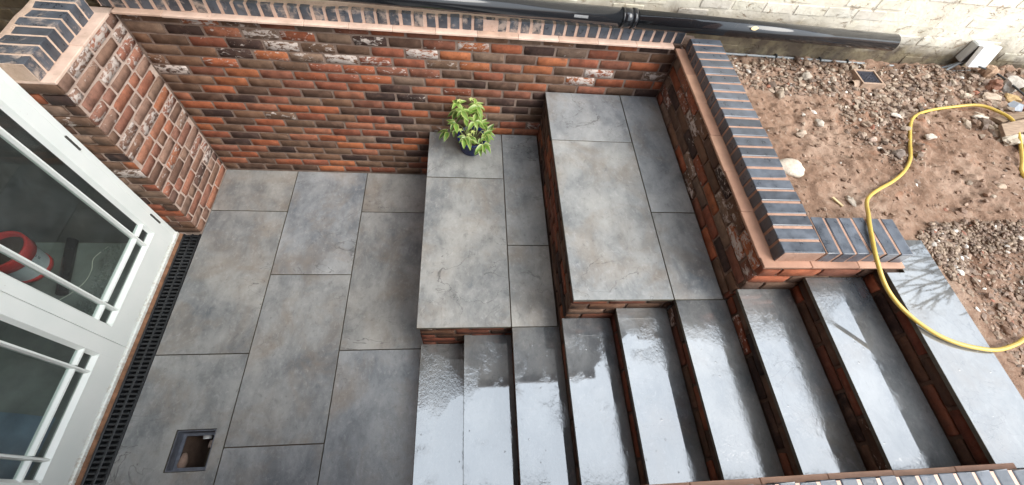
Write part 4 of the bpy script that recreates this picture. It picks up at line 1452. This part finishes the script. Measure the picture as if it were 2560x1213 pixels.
tag(o, 'curled dark brown leaf on the bare soil', 'leaf')
o = ob('wood_splinter', bm_mesh('wood_splinter', box_bm(-.035, .035, -.007, .007, -.004, .006, .002), M['straw']), None, (4.106, -1.30, ground_z(4.106, -1.30) + .008), (0, 0, R(-62)))
tag(o, 'short yellow wood splinter near the coping corner', 'splinter')
stone('paper_scrap', 'crumpled pale grey scrap beside the wood splinter', 4.20, -1.285, .05, .06, .03, (.44, .38, .31), 31, 20, .5, cat='scrap')

# ------------------------------------------------------------------ potted plant on the lower platform
PX, PY, PZ = 2.128, -.178, H[2]
plant = thing('potted_plant', 'leafy green hellebore in a dark blue glazed pot on lower platform', 'plant', (PX, PY, PZ))
ob('pot', bm_mesh('pot', lathe_bm([(0, .0), (.078, .0), (.084, .006), (.104, .118), (.113, .123), (.114, .140), (.108, .144), (.101, .140), (.098, .118), (0, .116)], 40), M['pot_glaze']), plant, (PX, PY, PZ))
ob('soil', bm_mesh('soil', lathe_bm([(0, .126), (.06, .124), (.0985, .120)], 24), M['pot_soil']), plant, (PX, PY, PZ))

def leaflet_mesh(L, Wd, fold, droop, seed):
    rnd = random.Random(seed)
    vs, fs = [], []
    n = 7
    for i in range(n + 1):
        t = i / n
        w = Wd * (math.sin(math.pi * t ** .75) ** .9 if 0 < t < 1 else 0.03) * (1 + rnd.uniform(-.06, .06))
        z = -droop * t * t * L + fold * .02
        x = L * (t - droop * .18 * t * t)
        vs += [(x, -w / 2, z + w * fold), (x, -w / 4, z + w * fold * .42), (x, 0, z), (x, w / 4, z + w * fold * .42), (x, w / 2, z + w * fold)]
    for i in range(n):
        for k in range(4):
            a = i * 5 + k
            fs.append([a, a + 1, a + 6, a + 5])
    m = me('leaf', vs, fs, M['leaf'], True)
    ca = m.color_attributes.new('edge', 'FLOAT_COLOR', 'POINT')
    for i in range(len(vs)):
        e = (1.0, .25, .12, .25, 1.0)[i % 5]
        ca.data[i].color = (e, e, e, 1)
    return m
LM = [leaflet_mesh(.078, .034, .30, d, 60 + i) for i, d in enumerate((.05, .2, .4, .6))] + [leaflet_mesh(.060, .030, .35, d, 70 + i) for i, d in enumerate((.3, .6))]
rp = random.Random(29)
LG = [(.085, .175, .030), (.115, .215, .038), (.07, .14, .028), (.15, .26, .05), (.20, .31, .07)]
def leaf_at(p, d, scale, col, mesh=None):
    d = Vector(d).normalized()
    q = d.to_track_quat('X', 'Z')
    e = q.to_euler()
    e.x += rp.uniform(-.35, .35)
    o = ob('leaf', mesh or rp.choice(LM), plant, p, e, (scale, scale, scale), (*col, 1))
    return o
stems = []
NS = 19
for s in range(NS):
    az = s / NS * 6.283 + rp.uniform(-.25, .25)
    reach = rp.uniform(.11, .215) if s % 3 else rp.uniform(.03, .10)
    hgt = rp.uniform(.17, .33) if s % 3 else rp.uniform(.31, .43)
    if math.sin(az) > .3:
        reach = min(reach, .10)
    if math.cos(az) > .2 and s % 3:
        hgt *= .82
    p0 = Vector((PX + .03 * math.cos(az), PY + .03 * math.sin(az), PZ + .118))
    p2 = Vector((PX - .02 + reach * math.cos(az), PY + .01 + reach * math.sin(az), PZ + hgt))
    p1 = (p0 + p2) / 2 + Vector((0, 0, .05))
    pts = smooth_path([p0, p1, p2], 5)
    ob('stem', bm_mesh('stem', tube_bm([q - p0 for q in pts], [.0038 - .0018 * i / (len(pts) - 1) for i in range(len(pts))], 6), M['stem']), plant, p0)
    nl = rp.choice([4, 5, 5])
    tip = p2
    lead = Vector((math.cos(az), math.sin(az), .1))
    top = s % 3 == 0
    for i in range(nl):
        a2 = az + (i - (nl - 1) / 2) * (.75 if not top else 1.25) + rp.uniform(-.12, .12)
        d = Vector((math.cos(a2), math.sin(a2), rp.uniform(-.25, .45)))
        c = rp.choice(LG[3:] if top else LG)
        j = rp.uniform(.85, 1.15)
        leaf_at(tip, d, rp.uniform(.85, 1.22), (c[0] * j, c[1] * j, c[2] * j))
    # one lower leaf pair
    if s % 2 == 0:
        for sg_ in (-1, 1):
            a2 = az + sg_ * 1.0
            leaf_at(pts[6], (math.cos(a2), math.sin(a2), -.2), rp.uniform(.75, .95), rp.choice(LG))
# a low sprig hanging over the front of the pot
p0 = Vector((PX + .04, PY - .05, PZ + .14)); p2 = Vector((PX + .062, PY - .135, PZ + .165))
pts = smooth_path([p0, (p0 + p2) / 2 + Vector((0, 0, .045)), p2], 5)
ob('stem', bm_mesh('stem', tube_bm([q - p0 for q in pts], .003, 6), M['stem']), plant, p0)
for a2 in (-2.2, -1.5, -.7, .1):
    leaf_at(p2, (math.cos(a2), math.sin(a2), -.45), 1.0, rp.choice(LG[:4]), LM[1])
# pale young flowers
fm = leaflet_mesh(.026, .017, .35, .3, 99)
for k, (dx, dy, dz) in enumerate([(-.095, .03, .44), (-.085, -.085, .27), (-.02, -.11, .25), (-.01, .04, .45), (.005, -.10, .27), (-.105, .02, .415)]):
    c = Vector((PX + dx, PY + dy, PZ + dz))
    fl = thing('flower', None, None, c)
    fl.parent = plant; fl.location = c - Vector(plant["_w"])
    for i in range(5):
        a2 = i * 1.257 + k
        o = ob('petal', fm, fl, c, Vector((math.cos(a2), math.sin(a2), .5)).to_track_quat('X', 'Z').to_euler(), (1, 1, 1), (.50, .55, .22, 1))
    st = tube_bm([(0, 0, 0), (.01, .0, -.03), (.03 if dx < 0 else -.01, .02, -.09)], .0022, 6)
    ob('flower_stalk', bm_mesh('flower_stalk', st, M['stem']), fl, c)

# ------------------------------------------------------------------ bare tree in the garden, mirrored in the wet landing
tree = thing('bare_tree', 'leafless garden tree mirrored in the wet top landing', 'tree', (14.2, .6, 1.3))
rt = random.Random(12)
tb_ = bmesh.new(); tw = bmesh.new()
def grow(p, d, L, r, depth):
    n = 5
    pts = [p]; q = p.copy(); dd = d.copy()
    for i in range(n):
        dd = (dd + Vector((rt.uniform(-1, 1), rt.uniform(-1, 1), rt.uniform(-.3, .6))) * .15).normalized()
        q = q + dd * L / n
        pts.append(q.copy())
    tube_bm(pts, [max(r * (1 - .45 * i / n), .012) for i in range(n + 1)], 6 if depth > 1 else 8, tb_ if depth < 2 else tw, cap=False)
    if depth >= 5:
        return
    for k in range(2):
        ax = Vector((rt.uniform(-1, 1), rt.uniform(-1, 1), rt.uniform(-1, 1))).cross(dd).normalized()
        nd = (Matrix.Rotation(R(rt.uniform(20, 44)), 3, ax) @ dd).normalized()
        grow(pts[rt.choice([2, 3, 4])], nd, L * rt.uniform(.55, .78), r * .60, depth + 1)
    grow(pts[-1], dd, L * .74, r * .62, depth + 1)
grow(Vector((0, 0, -.05)), Vector((-.02, 0, 1)), 2.82, .20, 0)
ob('trunk', bm_mesh('trunk', tb_, M['bark']), tree, tree["_w"])
ob('crown', bm_mesh('crown', tw, M['bark']), tree, tree["_w"])

# tidy helper properties
for o in bpy.data.objects:
    if "_w" in o:
        del o["_w"]
